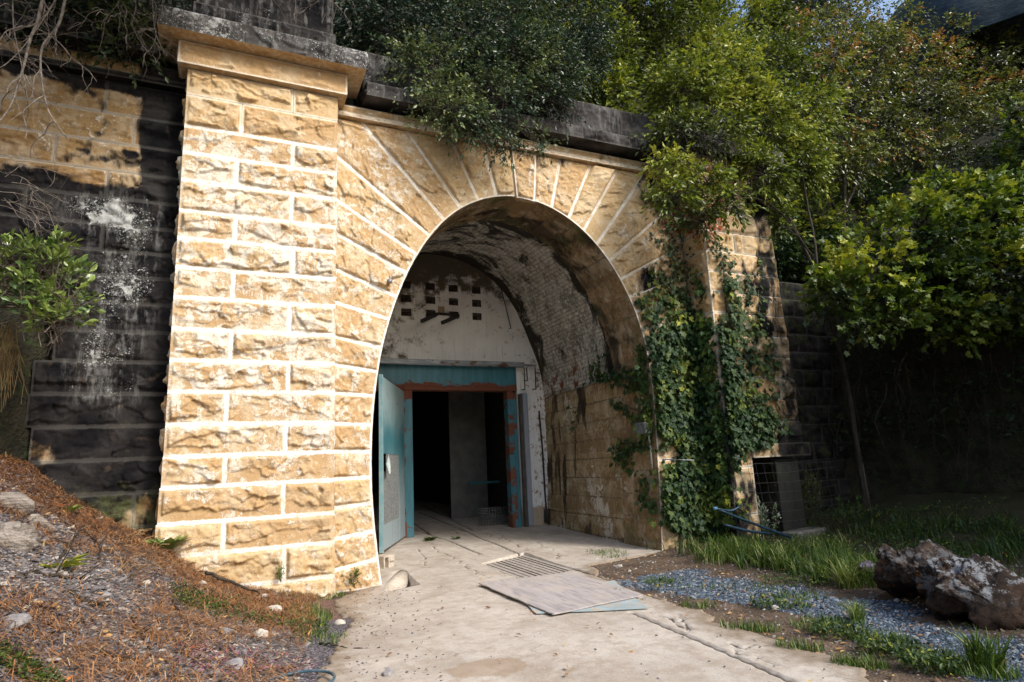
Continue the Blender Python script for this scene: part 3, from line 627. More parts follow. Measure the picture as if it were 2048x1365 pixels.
mb = MB(); q = PY(1026, 908, YB-.08); mb.tube([q, q+np.array([0, -.05, 0]), q+np.array([-.12, -.05, 0])], .012, 6); mb.build('latch', DARK, jb)
# grey post right of frame
t = NT('weathered_grey_post'); c = t.mix(t.noise(4, 5, t.vec((6, 6, .5))), (.16, .19, .24), (.33, .35, .38)); POST = t.done(t.bsdf(c, .7))
mb = MB(); mb.box((6.80, YB-.14, .12), (6.865, YB-.02, 3.40), bev=.005); mb.build('seal_strip', simple('old_rubber', (.05, .045, .04), (.1, .085, .07), 8), fr)
mb = MB(); mb.box((6.88, YB-.17, .14), (7.01, YB-.01, 3.42), bev=.008); tag(mb.build('steel_post', POST), 'blue-grey upright post between rusty jamb and white wall', 'post')
# door leaf, opened outward
hg = np.array([xj0-.01, YB-.10]); tip = PG(761, 748, 3.47)[:2]; 
dv = tip-hg; L = np.linalg.norm(dv); dv = dv/L; L = max(1.0, min(L, 3.2)); ux = np.array([dv[0], dv[1], 0]); nyv = np.array([-dv[1], dv[0], 0])
if nyv[0] < 0: nyv = -nyv
Mx = np.stack([ux, nyv, [0, 0, 1]], 1)
t = NT('faded_teal_door')
sx = t.attr('lx'); sz = t.n('SeparateXYZ', {0: t.co}).outputs[2]
n1 = t.noise(3, 5, t.vec((5, 5, .5))); n2 = t.noise(2, 6)
c = t.mix(t.map(t.m_('ADD', sz, t.m_('MULTIPLY', n2, 1.2)), 1.4, 2.9), (.27, .32, .34), (.035, .15, .18))
c = t.mix(t.map(t.m_('ADD', sz, t.m_('MULTIPLY', n2, .8)), 2.6, 3.5), c, (.28, .38, .39))
c = t.mix(t.map(n1, .5, .7, 0, .5), c, (.12, .25, .28))
c = t.mix(t.map(t.noise(4, 6, t.vec((8, 8, .6), (1, 1, 4)), rough=.7), .60, .72, 0, .5), c, (.16, .13, .11))
c = t.mix(t.map(t.noise(7, 7, rough=.75), .60, .65), c, (.14, .055, .03))
LEAF = t.done(t.bsdf(c, .5, t.bump(t.noise(25, 3), .15, .004), spec=.4))
dl = thing('steel_door', 'faded teal steel door leaf standing open outward, torn mesh panel in its lower half', 'door')
o3 = np.array([hg[0], hg[1], 0]); zb = .16
mb = MB()
mz0, mz1, mx0, mx1 = .62, 1.95, L*.30, L*.93
for (a0, a1, b0, b1) in ((0.0, L, mz1, 3.44), (0, L, zb, mz0), (0, mx0, mz0, mz1), (mx1, L, mz0, mz1)):
    mb.box((a0, -.012, b0), (a1, .012, b1), M3=Mx, o=o3, bev=.002)
mb.box((L*.30, .013, zb+.01), (L*.32, .03, mz0-.02), M3=Mx, o=o3, bev=.003)
mb.build('panel', LEAF, dl)
mb = MB(); mb.box((L-.11, -.035, zb-.02), (L, -.0125, 3.46), M3=Mx, o=o3, bev=.004); mb.box((L-.0, -.035, zb-.02), (L+.012, .04, 3.46), M3=Mx, o=o3, bev=.004)
mb.box((0, -.035, 3.38), (L-.112, -.0125, 3.46), M3=Mx, o=o3, bev=.004); mb.box((L-.06, .0125, zb-.02), (L, .04, 3.46), M3=Mx, o=o3, bev=.004)
mb.build('stile', simple('pale_teal_edge', (.14, .27, .30), (.24, .34, .36), 6, .5, .1), dl)
mb = MB(); k = 0
for xx in np.arange(mx0, mx1+.01, .055): mb.tube([o3+Mx@np.array([xx, .004, mz0]), o3+Mx@np.array([xx, .004, mz1-(.35 if xx > mx1-.3 else .0)])], .005, 4, cap=False)
for zz in np.arange(mz0, mz1+.01, .055): mb.tube([o3+Mx@np.array([mx0, -.003, zz]), o3+Mx@np.array([mx1-(.28 if zz > mz1-.32 else 0), -.003, zz])], .005, 4, cap=False)
mp_ = mb.build('mesh_panel', simple('grey_wire', (.16, .17, .17), (.3, .31, .3), 20, .6, .1), dl)
mb = MB(); mb.box((mx0-.05, -.02, mz0-.04), (mx1+.02, -.013, mz1-.36), M3=Mx, o=o3, bev=.001); mb.build('backing_sheet', simple('grey_weld_mesh_sheet', (.12, .13, .13), (.2, .21, .21), 14), mp_)
mb = MB(); tq = o3+Mx@np.array([mx1-.12, .03, mz1-.2])
ang = np.linspace(0, 2*np.pi, 9)[:-1]; rr = .14+.07*rs.rand(8)
vv = [tq]+[tq+Mx@np.array([r*np.cos(a)*.8, .04+.06*rs.rand(), r*np.sin(a)*1.3]) for r, a in zip(rr, ang)]
mb.add(vv, [[0, i+1, (i+1) % 8+1] for i in range(8)]); mb.build('torn_sheet_flap', simple('torn_plastic', (.4, .5, .5), (.55, .62, .6), 9, .4, .2), dl)
for zz in (.7, 1.8, 3.0):
    mb = MB(); mb.tube([(hg[0], hg[1]+.0, zz-.07), (hg[0], hg[1]+.0, zz+.07)], .025, 10); mb.build('hinge', DARK, dl)
# =================================================================== GROUND
def gh(X, Y, noise=True):
    X = np.asarray(X, float); Y = np.asarray(Y, float)
    xs = X+.17*(9-np.minimum(Y, 9.0))
    h = np.interp(xs, [-9, -4, -2.13, -1.75, -1.2, -.6, -.2, .25, .72, 1.3], [3.9, 2.7, 1.86, 1.5, 1.1, .83, .5, .30, .13, 0])*ss(-14, -6, Y)
    h = h*np.where(Y > 9.46, 0, 1)
    r = .10*ss(6.4, 8, X)+.25*ss(9.5, 11.5, X+.3*(Y-8))+.4*ss(11, 14, X)
    r = r*np.where(Y > 9.46, np.where(X < 9, 0, 1), 1)
    fl = .024*np.clip(Y-9.5, 0, 30)*ss(60, 45, Y)
    n = ((fbm(X*1.3, Y*1.3, 4, 5)-.5)*.12+(fbm(X*6, Y*6, 3, 6)-.5)*.035)*np.clip(h*4+r*3, 0, 1) if noise else 0
    return h+r+fl+n-.02
def gp(px, py):
    d = ray(px, py); t = np.arange(1.5, 40, .02); P = C+d*t[:, None]
    k = np.argmax(P[:, 2] < gh(P[:, 0], P[:, 1])); return P[k]
# apron outline
lpx = [(668,1200),(690,1240),(672,1290),(655,1330),(640,1365)]
LP = sorted([tuple(PG(*q)[[1, 0]]) for q in lpx]+[(1.0, -.6), (9.44, 1.9), (9.3, 1.7)])
rpx = [(1235,1110),(1180,1130),(1200,1150),(1290,1182),(1350,1205),(1440,1240),(1560,1283),(1680,1325),(1800,1372)]
RP = sorted([tuple(PG(*q)[[1, 0]]) for q in rpx]+[(1.0, 3.6), (9.3, 6.6), (9.44, 7.3)])
def apron_in(X, Y):
    n = (fbm(X*3, Y*3, 4, 2)-.5)*.35+(fbm(X*15, Y*15, 3, 2)-.5)*.08
    xl = np.interp(Y, [p[0] for p in LP], [p[1] for p in LP]); xr = np.interp(Y, [p[0] for p in RP], [p[1] for p in RP])
    xl = np.where(Y > 9.45, -2, xl); xr = np.where(Y > 9.45, 11, xr)
    return np.minimum(X-xl, xr-X)+n
def polyd(X, Y, lines, wob=0.0):
    d = np.full(X.shape, 9.0); Xn = X+wob*(fbm(X*5, Y*5, 3, 12)-.5); Yn = Y+wob*(fbm(X*5+40, Y*5, 3, 13)-.5)
    for L in lines:
        for a, b in zip(L[:-1], L[1:]):
            ab = b-a; t = np.clip(((Xn-a[0])*ab[0]+(Yn-a[1])*ab[1])/(ab@ab), 0, 1); d = np.minimum(d, np.hypot(Xn-a[0]-t*ab[0], Yn-a[1]-t*ab[1]))
    return d
def GL(*pts): return [PG(x, y, .0 if y > 1110 else .05 if y > 1080 else .12)[:2] for x, y in pts]
grooves = [GL((828,1030),(900,1053),(985,1088),(1050,1110),(1140,1137),(1180,1150)), GL((828,1062),(900,1086),(962,1114)), GL((1262,1226),(1400,1282),(1500,1325),(1620,1378)), GL((1145,1137),(1240,1168),(1320,1198)),
           [np.array([4.45, 14.6]), np.array([4.9, 18]), np.array([5.8, 24])], [np.array([5.5, 14.6]), np.array([6.0, 18]), np.array([6.9, 24])]]
cracks = [GL((1035,1078),(1070,1086),(1110,1098),(1165,1103)), GL((1010,1082),(1060,1100),(1100,1112),(1175,1110)), GL((1110,1103),(1120,1118),(1180,1117)), GL((855,1085),(880,1112),(900,1118),(935,1135),(962,1152)), GL((835,1100),(850,1120),(845,1135)), GL((900,1060),(925,1070),(985,1062),(1015,1082)),
          GL((1310,1228),(1340,1245),(1375,1258),(1365,1242),(1345,1228)), GL((1330,1235),(1352,1252),(1372,1262)), GL((1460,1290),(1500,1298),(1512,1288)), GL((940,1035),(960,1062),(1000,1075)), GL((1480,1300),(1520,1320),(1560,1328)), GL((1225,1165),(1235,1180),(1290,1200))]
gr_c = [PG(963, 1129)[:2], PG(1049, 1107, .02)[:2], PG(1150, 1139)[:2], PG(1058, 1164)[:2]]
def inquad(X, Y, q):
    r = np.ones(X.shape, bool); s = None
    for a, b in zip(q, q[1:]+q[:1]):
        c = (b[0]-a[0])*(Y-a[1])-(b[1]-a[1])*(X-a[0]); s = np.sign(c) if s is None else s; r &= (c*np.sign(np.median(s)) >= 0) if False else True
    # convex test
    sg = [((b[0]-a[0])*(Y-a[1])-(b[1]-a[1])*(X-a[0])) for a, b in zip(q, q[1:]+q[:1])]
    return np.all([g >= 0 for g in sg], 0) | np.all([g <= 0 for g in sg], 0)
pit = [PG(786, 1147)[:2], PG(806, 1144)[:2], PG(838, 1170)[:2], PG(775, 1184)[:2]]
xs = np.arange(-.8, 8.4, .022); ys = np.concatenate([np.arange(1.8, 15.2, .022), np.arange(15.2, 34, .15)])
X, Y = np.meshgrid(xs, ys, indexing='ij')
ins = apron_in(X, Y); dg = polyd(X, Y, grooves); dc = polyd(X, Y, cracks, .22)
fine = fbm(X*.8, Y*.8, 4, 3)
Z = gh(X, Y, False)*0+.024*np.clip(Y-9.5, 0, 30)+(fine-.5)*.03+(fbm(X*9, Y*9, 3, 4)-.5)*.006
Z = Z-.035*ss(.032, .014, dg)-.02*ss(.022, .006, dc)-.25*(1-ss(-.05, .03, ins))
Z = Z+.012*ss(.0, .3, 1-np.abs(0*X))*0
gq = inquad(X, Y, gr_c); dg = np.where(gq, 0, dg); Z = np.where(gq, -.35, Z); Z = np.where(inquad(X, Y, pit), -.2, Z)  # grate pit takes the dark crack colour as painted shade below the slots
t = NT('worn_concrete')
n1 = t.noise(.9, 6, rough=.6, dist=.3); n2 = t.noise(6, 7, rough=.7); n3 = t.noise(70, 3, rough=.8); ck = t.attr('crack'); ed = t.attr('inside')
c = t.mix(t.map(n1, .35, .68), (.40, .35, .295), (.52, .47, .41))
c = t.mix(t.map(n2, .42, .66, 0, .6), c, (.32, .265, .205))
c = t.mix(t.map(t.noise(1.2, 5, t.vec((3.5, .5, 1)), rough=.65), .48, .68, 0, .35), c, (.56, .52, .47))
c = t.mix(t.map(t.noise(2.7, 8, rough=.75, dist=1), .52, .60, 0, .35), c, (.30, .24, .18))
wv = t.n('VectorMath', {0: t.co, 1: t.n('VectorMath', {0: t.n('TexNoise', {'Vector': t.co, 'Scale': 2.5, 'Detail': 6}).outputs[1], 1: (.45, .45, 0)}, operation='MULTIPLY').outputs[0]}, operation='ADD').outputs[0]
ve = t.voro(1.25, wv, 'DISTANCE_TO_EDGE').outputs[0]; hair = t.m_('MULTIPLY', t.map(ve, .003, .012, 1, 0), t.map(t.noise(.8, 3, t.vec((1, 1, 1), (5, 5, 0))), .56, .64))
c = t.mix(t.m_('MULTIPLY', hair, .6), c, (.12, .10, .08))
c = t.mix(t.map(t.noise(.7, 7, t.vec((1, 1, 1), (9, 3, 0)), rough=.6, dist=.6), .54, .66, 0, .4), c, (.24, .19, .145))
c = t.mix(t.map(t.noise(38, 5, rough=.8), .52, .66, 0, .5), c, (.27, .22, .17))
c = t.mix(t.map(t.noise(55, 3, t.vec((1, 1, 1), (3, 3, 3)), rough=.8), .55, .68, 0, .4), c, (.66, .62, .56))
c = t.mix(t.map(t.noise(28, 4, rough=.7), .66, .70, 0, .55), c, (.20, .16, .12))
c = t.mix(t.map(t.m_('ADD', t.attr('stain'), t.m_('MULTIPLY', t.m_('SUBTRACT', n2, .5), 1.3)), .45, .75, 0, .6), c, (.30, .215, .14))
c = t.mix(t.map(t.m_('SUBTRACT', ed, t.m_('MULTIPLY', n2, .5)), -.25, .12, .85, 0), c, (.22, .165, .11))
c = t.mix(t.map(ck, .3, .9, 0, .9), c, (.055, .045, .035))
CONC = t.done(t.bsdf(c, .88, t.bump(t.m_('ADD', n3, t.m_('MULTIPLY', n2, 2)), .45, .012), spec=.25))
def bl(px, py, r): q = PG(px, py)[:2]; return np.exp(-((X-q[0])**2+(Y-q[1])**2)/r**2)
stain = 1.1*bl(1000, 1335, .28)+.8*bl(930, 1345, .2)+.7*bl(1140, 1342, .12)+.5*ss(.6, 0, ins)+.35*ss(9, 10.5, Y)*ss(.45, .6, fine)+.5*ss(1.3, .3, np.abs(X-1.6)+np.abs(Y-9.0))
mb = MB(); mb.grid(np.stack([X, Y, Z], -1), crack=np.maximum(ss(.04, .012, dg), ss(.026, .004, dc)), inside=ins, stain=stain)
tag(mb.build('path', CONC), kind='structure')['label'] = 'cracked pale concrete apron running into the tunnel'
# soil sheet
def axis(lo, hi, st, far): 
    a = list(np.arange(lo, hi, st)); s_ = st; x = hi
    while x < far: a.append(x); s_ *= 1.25; x += s_
    a.append(far); s_ = st; x = lo; b = []
    while x > -far: s_ *= 1.25; x -= s_; b.append(x)
    return np.array(sorted(set(b+[-far]+a)))
xs = axis(-4, 13.5, .04, 250); ys = axis(1.5, 10, .04, 250)
X, Y = np.meshgrid(xs, ys, indexing='ij'); Z = gh(X, Y); Z = Z-.6*ss(.10, .25, apron_in(X, Y))*(Y > 1.2)*(Y < 33)
def blob2(X, Y, lst):
    v = 0*X
    for (px, py, rx, ry) in lst:
        q = gp(px, py)[:2]; v = np.maximum(v, 1-np.sqrt(((X-q[0])/rx)**2+((Y-q[1])/ry)**2))
    return v
# blue gravel strip on the right, traced on the ground
gpx = [(1340,1160),(1420,1170),(1520,1190),(1640,1215),(1760,1240),(1880,1290),(1990,1330)]
gl = [gp(*q)[:2] for q in gpx]
def bluemask(X, Y): return ss(.75, .3, polyd(X, Y, [gl])+(fbm(X*2.5, Y*2.5, 4, 9)-.5)*1.3)
def needle(X, Y): return np.clip(.20+2.2*(fbm(X*1.1, Y*1.1, 4, 21)-.5)+.6*ss(6.0, 8.6, Y)-.45*ss(5.5, 4.2, Y)*ss(-1.5, 0, X), 0, 1)*ss(2.2, .9, X)
t = NT('forest_soil')
n1 = t.noise(2.5, 6); n2 = t.noise(16, 6, rough=.75); vo = t.voro(38); vc = vo.outputs[1]; vd = vo.outputs[0]
c = t.mix(t.map(n1, .35, .65), (.085, .062, .045), (.16, .115, .08))
sl = t.attr('slate'); bw = t.n('RGBToBW', {0: vc}).outputs[0]
cs = t.mix(bw, (.13, .12, .135), (.28, .25, .26)); cs = t.mix(t.map(vd, .3, .6), cs, (.08, .07, .075))
c = t.mix(t.map(t.m_('ADD', sl, t.m_('MULTIPLY', t.m_('SUBTRACT', n2, .5), 1.2)), .35, .6), c, cs)
vo = t.voro(60); bw2 = t.n('RGBToBW', {0: vo.outputs[1]}).outputs[0]
cb = t.mix(bw2, (.05, .075, .11), (.14, .19, .245)); cb = t.mix(t.map(vo.outputs[0], .35, .65), cb, (.03, .05, .08))
c = t.mix(t.map(t.m_('ADD', t.attr('blue'), t.m_('MULTIPLY', t.m_('SUBTRACT', n2, .5), .9)), .4, .6), c, cb)
c = t.mix(t.map(t.m_('ADD', t.attr('needle'), t.m_('SUBTRACT', n2, .5)), .55, .8, 0, .45), c, (.24, .10, .035))
c = t.mix(t.map(t.m_('ADD', t.attr('moss'), t.m_('SUBTRACT', n1, .5)), .45, .7, 0, .85), c, (.035, .038, .016))
SOIL = t.done(t.bsdf(c, .95, t.bump(t.m_('ADD', n2, t.m_('MULTIPLY', vd, -.6)), .8, .03), spec=.15))
mb = MB(); mb.grid(np.stack([X, Y, Z], -1), slate=ss(2.0, 1.0, X)*.8, blue=bluemask(X, Y), needle=needle(X, Y), moss=ss(7.5, 9, X)*.6*ss(4, 6, Y)+.28*ss(6, 7, X))
tag(mb.build('ground', SOIL), kind='structure')['label'] = 'soil, slate scree and dirt verge round the portal'
# =================================================================== HILLSIDE
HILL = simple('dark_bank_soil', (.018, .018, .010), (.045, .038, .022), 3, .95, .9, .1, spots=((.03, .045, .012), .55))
def hill_sheet(name, path, prof, label, nx=200, nz=60, amp=.5):
    P, L = dense(np.array(path, float), nx); tg = nrm(np.gradient(P, axis=0)); N = np.stack([-tg[:, 1], tg[:, 0]], 1)
    s = np.linspace(0, 1, nz); off_ = np.interp(s, *zip(*[(a, b) for a, b, c in prof])); zz = np.interp(s, [a for a, b, c in prof], [c for a, b, c in prof])
    al = np.linspace(0, L, nx)[:, None]; n = fbm(al*.6+0*s, zz[None]*.6+off_[None]*.4+0*al, 5, 3)-.5
    n2 = fbm(al*2.6+0*s, zz[None]*2.6+off_[None]*2+0*al, 4, 8)-.5
    Q = P[:, None]+N[:, None]*(off_[None, :, None]+(n*amp*2+n2*amp*.6)[..., None]*ss(0, .05, s)[None, :, None]); 
    W = np.concatenate([Q, (zz[None]+0*al)[..., None]+(n*amp*ss(.05, .3, s)[None])[..., None]], -1)
    mb = MB(); mb.grid(W); o = mb.build(name, HILL); tag(o, label, kind='structure'); return o
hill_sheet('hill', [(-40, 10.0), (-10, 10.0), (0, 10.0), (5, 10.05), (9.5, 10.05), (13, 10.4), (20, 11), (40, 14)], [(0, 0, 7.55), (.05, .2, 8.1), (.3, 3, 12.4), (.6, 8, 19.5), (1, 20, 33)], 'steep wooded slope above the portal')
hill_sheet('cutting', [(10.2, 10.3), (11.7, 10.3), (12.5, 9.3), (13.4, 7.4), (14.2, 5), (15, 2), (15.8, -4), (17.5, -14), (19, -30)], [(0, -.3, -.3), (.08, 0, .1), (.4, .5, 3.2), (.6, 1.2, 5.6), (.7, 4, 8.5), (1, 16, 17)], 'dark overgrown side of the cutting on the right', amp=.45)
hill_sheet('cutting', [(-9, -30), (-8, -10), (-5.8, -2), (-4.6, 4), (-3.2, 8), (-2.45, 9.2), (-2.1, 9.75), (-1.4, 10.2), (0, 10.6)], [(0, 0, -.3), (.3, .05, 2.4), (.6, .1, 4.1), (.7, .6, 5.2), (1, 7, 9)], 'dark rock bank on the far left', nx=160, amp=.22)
# =================================================================== LEAVES
def frames(dirs, nor):
    y = nrm(dirs); x = nrm(np.cross(y, nor)); z = np.cross(x, y); return np.stack([x, y, z], 2)
T_LEAF = (np.array([(0, 0, 0), (.20, .32, .07), (.21, .62, .06), (0, 1, -.05), (-.21, .62, .06), (-.20, .32, .07), (0, .5, 0)]), [[0, 1, 6], [1, 2, 6], [2, 3, 6], [3, 4, 6], [4, 5, 6], [5, 0, 6]])
T_LEAF4 = (np.array([(0, 0, 0), (.24, .5, .08), (0, 1, -.04), (-.24, .5, .08)]), [[0, 1, 2], [0, 2, 3]])
T_LONG = (np.array([(0, 0, 0), (.13, .5, .05), (0, 1, -.12), (-.13, .5, .05)]), [[0, 1, 2], [0, 2, 3]])
T_IVY = (np.array([(0, 0, 0), (.36, -.12, .05), (.34, .28, .06), (.52, .45, .02), (.22, .62, .05), (0, 1, -.05), (-.22, .62, .05), (-.52, .45, .02), (-.34, .28, .06), (-.36, -.12, .05), (0, .35, 0)]), [[i, i+1, 10] for i in range(9)]+[[9, 0, 10]])
T_CHIP = None
def leaves(mb, P, D, Nn, S, tone, T):
    R_ = frames(D, Nn); tv, tf = T; V = np.einsum('nij,kj->nki', R_, tv)*np.asarray(S).reshape(-1, 1, 1)+P[:, None]
    k = len(tv); f = np.array(tf); Fc = (f[None]+(np.arange(len(P))*k)[:, None, None]).reshape(-1, 3)
    mb.add(V.reshape(-1, 3), Fc, _sm=False, tone=np.repeat(tone, k))
def sphere_dirs(n, r=rs): return nrm(r.normal(size=(n, 3)))
def sprays(mb, cen, dirs, L, nl, size, tone, T, droop=.3, flat=.5, spread=.9):
    """leafy twigs: cen (n,3) start points"""
    n = len(cen); L = np.broadcast_to(L, (n,)); dirs = nrm(dirs)
    P = []; D = []; Nn = []; tn = []
    for j in range(nl):
        f = (j+.5+rs.uniform(-.4, .4, n))/nl; side = (1 if j % 2 else -1)
        sv = nrm(np.cross(dirs, [0, 0, 1])+.01)*side+rs.normal(size=(n, 3))*.35
        p = cen+dirs*(L*f)[:, None]+rs.normal(size=(n, 3))*.018-np.array([0, 0, 1])*(droop*L*f**2*.5)[:, None]
        d = nrm(dirs*(.35+.6*f[:, None])+sv*spread*(1.1-f[:, None])-np.array([0, 0, 1])*droop*rs.uniform(.2, 1.4, (n, 1)))
        nn = np.array([0, 0, 1.])*flat+rs.normal(size=(n, 3))*.55-.15*dirs
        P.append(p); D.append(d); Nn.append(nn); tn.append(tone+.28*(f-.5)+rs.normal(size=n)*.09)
    P = np.concatenate(P); leaves(mb, P, np.concatenate(D), np.concatenate(Nn), size*rs.uniform(.45, 1.35, len(P)), np.clip(np.concatenate(tn), 0, 1), T)
def blobW(b):
    if b[0] == 'w': return np.array(b[1:4], float), b[4], b[5]
    px, py, Yd = b[:3]; r = b[3]; ry = b[4] if len(b) > 4 else r
    d = ray(px, py); t_ = Yd/d[1]; return C+d*t_, r*t_/F, ry*t_/F
def tree(name, label, cat, blobs, stems, mat, bark, ntw, size, T=T_LEAF4, nl=11, L=.32, tone=.5, tsd=.14, up=.35, group=None, droop=.35, shell=.5, twigmat=True, trunk_r=.05, clump=.6, base=None):
    root = thing(name, label, cat, group)
    W = [blobW(b) for b in blobs]; A = np.array([w[1]*w[2] for w in W])
    pr = A**.8/(A**.8).sum(); idx = rs.choice(len(W), ntw, p=pr)
    cc = np.array([w[0] for w in W])[idx]; rx = np.array([w[1] for w in W])[idx]; rz_ = np.array([w[2] for w in W])[idx]
    u = sphere_dirs(ntw); rad = shell+(1-shell)*rs.rand(ntw)**.7
    # clumping: keep directions where a noise field is high
    keep = fbm(cc[:, 0]*2+u[:, 0]*2.3, cc[:, 2]*2+u[:, 2]*2.3+u[:, 1], 3, 7) > .5*clump+rs.uniform(-.08, .08, ntw)
    cc, rx, rz_, u, rad = cc[keep], rx[keep], rz_[keep], u[keep], rad[keep]; n = len(cc)
    P = cc+u*np.stack([rx, rx*.9, rz_], 1)*rad[:, None]
    d = nrm(u*.8+np.array([0, 0, up])+rs.normal(size=(n, 3))*.35)
    cn = fbm(P[:, 0]*1.4+P[:, 1], P[:, 2]*1.4, 3, 11)
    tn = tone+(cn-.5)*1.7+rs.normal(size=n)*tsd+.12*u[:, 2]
    mb = MB(); sprays(mb, P, d, L*rs.uniform(.6, 1.3, n), nl, size, tn, T, droop=droop)
    mb.build('crown', mat, root)
    mt = MB(); nodes = []
    for i in range(0, n, max(1, n//900)): mt.tube([P[i]-d[i]*.35, P[i], P[i]+d[i]*L], [.007, .005, .002], 3, cap=False)
    for k, S in enumerate(stems):
        pts = np.array([q if S.get('w') else PY(*q) for q in S['p']], float); Q, _ = dense(pts, 26); Q = Q+np.cumsum(rs.normal(size=Q.shape)*.006, 0)
        r0, r1 = S.get('r', (trunk_r, trunk_r*.35)); mt.tube(Q, np.linspace(r0, r1, len(Q)), 8); nodes += [(q, r0+(r1-r0)*i/len(Q)) for i, q in enumerate(Q) if i > len(Q)*S.get('from', .4)]
    if nodes:
        NP = np.array([q for q, _ in nodes])
        for (c, a, b) in W:
            for _ in range(3):
                tgt = c+sphere_dirs(1)[0]*np.array([a, a, b])*.6; dd = np.linalg.norm(NP-tgt, axis=1)+1.5*np.maximum(NP[:, 2]-tgt[2]+.1, 0); j = np.argmin(dd)
                s0 = NP[j]; m1 = (s0+tgt)/2+np.array([0, 0, .12])*np.linalg.norm(tgt-s0)+rs.normal(size=3)*.06
                Q, _ = dense(np.array([s0, m1, tgt]), 9); mt.tube(Q, np.linspace(min(nodes[j][1], .018), .005, 9), 5)
                for _ in range(4):
                    s1 = Q[rs.randint(3, 9)]; e = tgt+sphere_dirs(1)[0]*np.array([a, a, b])*.75; mt.tube([s1, (s1+e)/2+rs.normal(size=3)*.04, e], [.006, .005, .003], 4, cap=False)
        mt.build('trunk', bark, root)
    return root
BARK = simple('grey_brown_bark', (.07, .055, .04), (.16, .13, .10), 12, .9, .8, .02, stretch=(1, 1, .3))
BARKD = simple('dark_bark', (.03, .024, .018), (.07, .055, .04), 12, .9, .8, .02, stretch=(1, 1, .3))
G_BLUE = leaf_mat('dark_bluish_leaf', [(0, (.007, .016, .009)), (.5, (.024, .048, .026)), (.85, (.085, .125, .06)), (1, (.17, .21, .07))], .36, .15)
G_YEL = leaf_mat('yellow_green_leaf', [(0, (.012, .022, .004)), (.4, (.055, .08, .010)), (.75, (.17, .225, .022)), (1, (.36, .38, .06))], .42, .28)
G_OLIVE = leaf_mat('olive_leaf', [(0, (.012, .02, .006)), (.4, (.05, .062, .014)), (.75, (.17, .21, .03)), (.97, (.32, .33, .06)), (1, (.36, .17, .04))], .35, .25, spec=.6)
G_MAPLE = leaf_mat('bright_lobed_leaf', [(0, (.012, .028, .005)), (.5, (.06, .10, .012)), (.85, (.15, .22, .02)), (1, (.34, .36, .04))], .45, .28)
G_DARK = leaf_mat('deep_green_leaf', [(0, (.006, .014, .005)), (.6, (.02, .038, .010)), (1, (.06, .085, .015))], .5, .25)
G_GLOSS = leaf_mat('glossy_leaf', [(0, (.025, .06, .018)), (.6, (.07, .13, .03)), (1, (.20, .27, .06))], .28, .2, spec=.7)
G_IVY = leaf_mat('ivy_leaf', [(0, (.012, .032, .014)), (.5, (.035, .075, .022)), (.8, (.11, .15, .025)), (1, (.32, .33, .04))], .5, .25, spec=.3)
G_RED = leaf_mat('red_creeper_leaf', [(0, (.20, .025, .01)), (.6, (.42, .09, .015)), (1, (.55, .2, .03))], .5, .3)
G_GRASS = leaf_mat('grass_blade', [(0, (.02, .05, .010)), (.5, (.06, .12, .018)), (.85, (.16, .24, .035)), (1, (.35, .36, .12))], .45, .3)
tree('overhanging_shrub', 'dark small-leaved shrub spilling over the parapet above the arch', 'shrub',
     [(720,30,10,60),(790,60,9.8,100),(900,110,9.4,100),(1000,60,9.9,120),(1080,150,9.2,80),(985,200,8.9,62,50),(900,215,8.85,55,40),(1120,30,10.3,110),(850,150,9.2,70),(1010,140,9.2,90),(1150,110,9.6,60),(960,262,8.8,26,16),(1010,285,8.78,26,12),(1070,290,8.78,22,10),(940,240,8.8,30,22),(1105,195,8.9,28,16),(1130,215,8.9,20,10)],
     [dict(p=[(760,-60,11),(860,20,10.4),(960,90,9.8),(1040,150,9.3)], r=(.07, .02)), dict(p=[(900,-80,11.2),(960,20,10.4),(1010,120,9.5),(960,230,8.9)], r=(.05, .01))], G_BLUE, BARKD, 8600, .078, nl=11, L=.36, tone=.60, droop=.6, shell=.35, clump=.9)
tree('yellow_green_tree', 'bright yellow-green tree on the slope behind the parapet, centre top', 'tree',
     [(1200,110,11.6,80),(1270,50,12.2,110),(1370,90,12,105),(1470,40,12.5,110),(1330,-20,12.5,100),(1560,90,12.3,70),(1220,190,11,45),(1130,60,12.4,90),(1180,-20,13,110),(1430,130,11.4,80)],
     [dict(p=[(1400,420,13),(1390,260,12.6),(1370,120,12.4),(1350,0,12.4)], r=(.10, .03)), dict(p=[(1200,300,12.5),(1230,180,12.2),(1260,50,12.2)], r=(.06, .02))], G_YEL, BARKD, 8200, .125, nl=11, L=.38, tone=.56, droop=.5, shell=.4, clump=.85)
tree('slender_tree', 'slender leaning tree with thin grey trunk beside the right pilaster', 'tree',
     [(1370,190,9.0,75),(1450,170,9.2,90),(1540,150,9.6,80),(1350,265,8.6,46,26),(1430,280,8.5,75,38),(1520,250,8.8,80),(1600,230,9.1,70),(1400,365,8.2,46,18),(1450,405,8.0,48,16),(1520,345,8.5,55,45),(1345,330,8.4,35,20),(1350,395,8.2,30,22),(1600,330,9,50),(1560,440,8.8,30,40),(1395,440,8.1,30,18)],
     [dict(p=[(1740,1075,8.9),(1712,900,8.85),(1690,760,8.8),(1655,630,8.7),(1625,540,8.7),(1575,440,8.7),(1530,370,8.7),(1480,280,8.8)], r=(.062, .02)), dict(p=[(1640,590,8.7),(1625,470,8.8),(1600,340,9),(1590,240,9.2)], r=(.03, .012)), dict(p=[(1570,435,8.7),(1500,385,8.4),(1430,372,8.2)], r=(.02, .008)), dict(p=[(1630,520,8.7),(1560,425,8.5),(1495,400,8.3),(1440,425,8.1)], r=(.016, .007))],
     G_YEL, BARKD, 5200, .108, nl=10, L=.36, tone=.60, droop=.75, shell=.3, clump=.92, T=T_LEAF4)
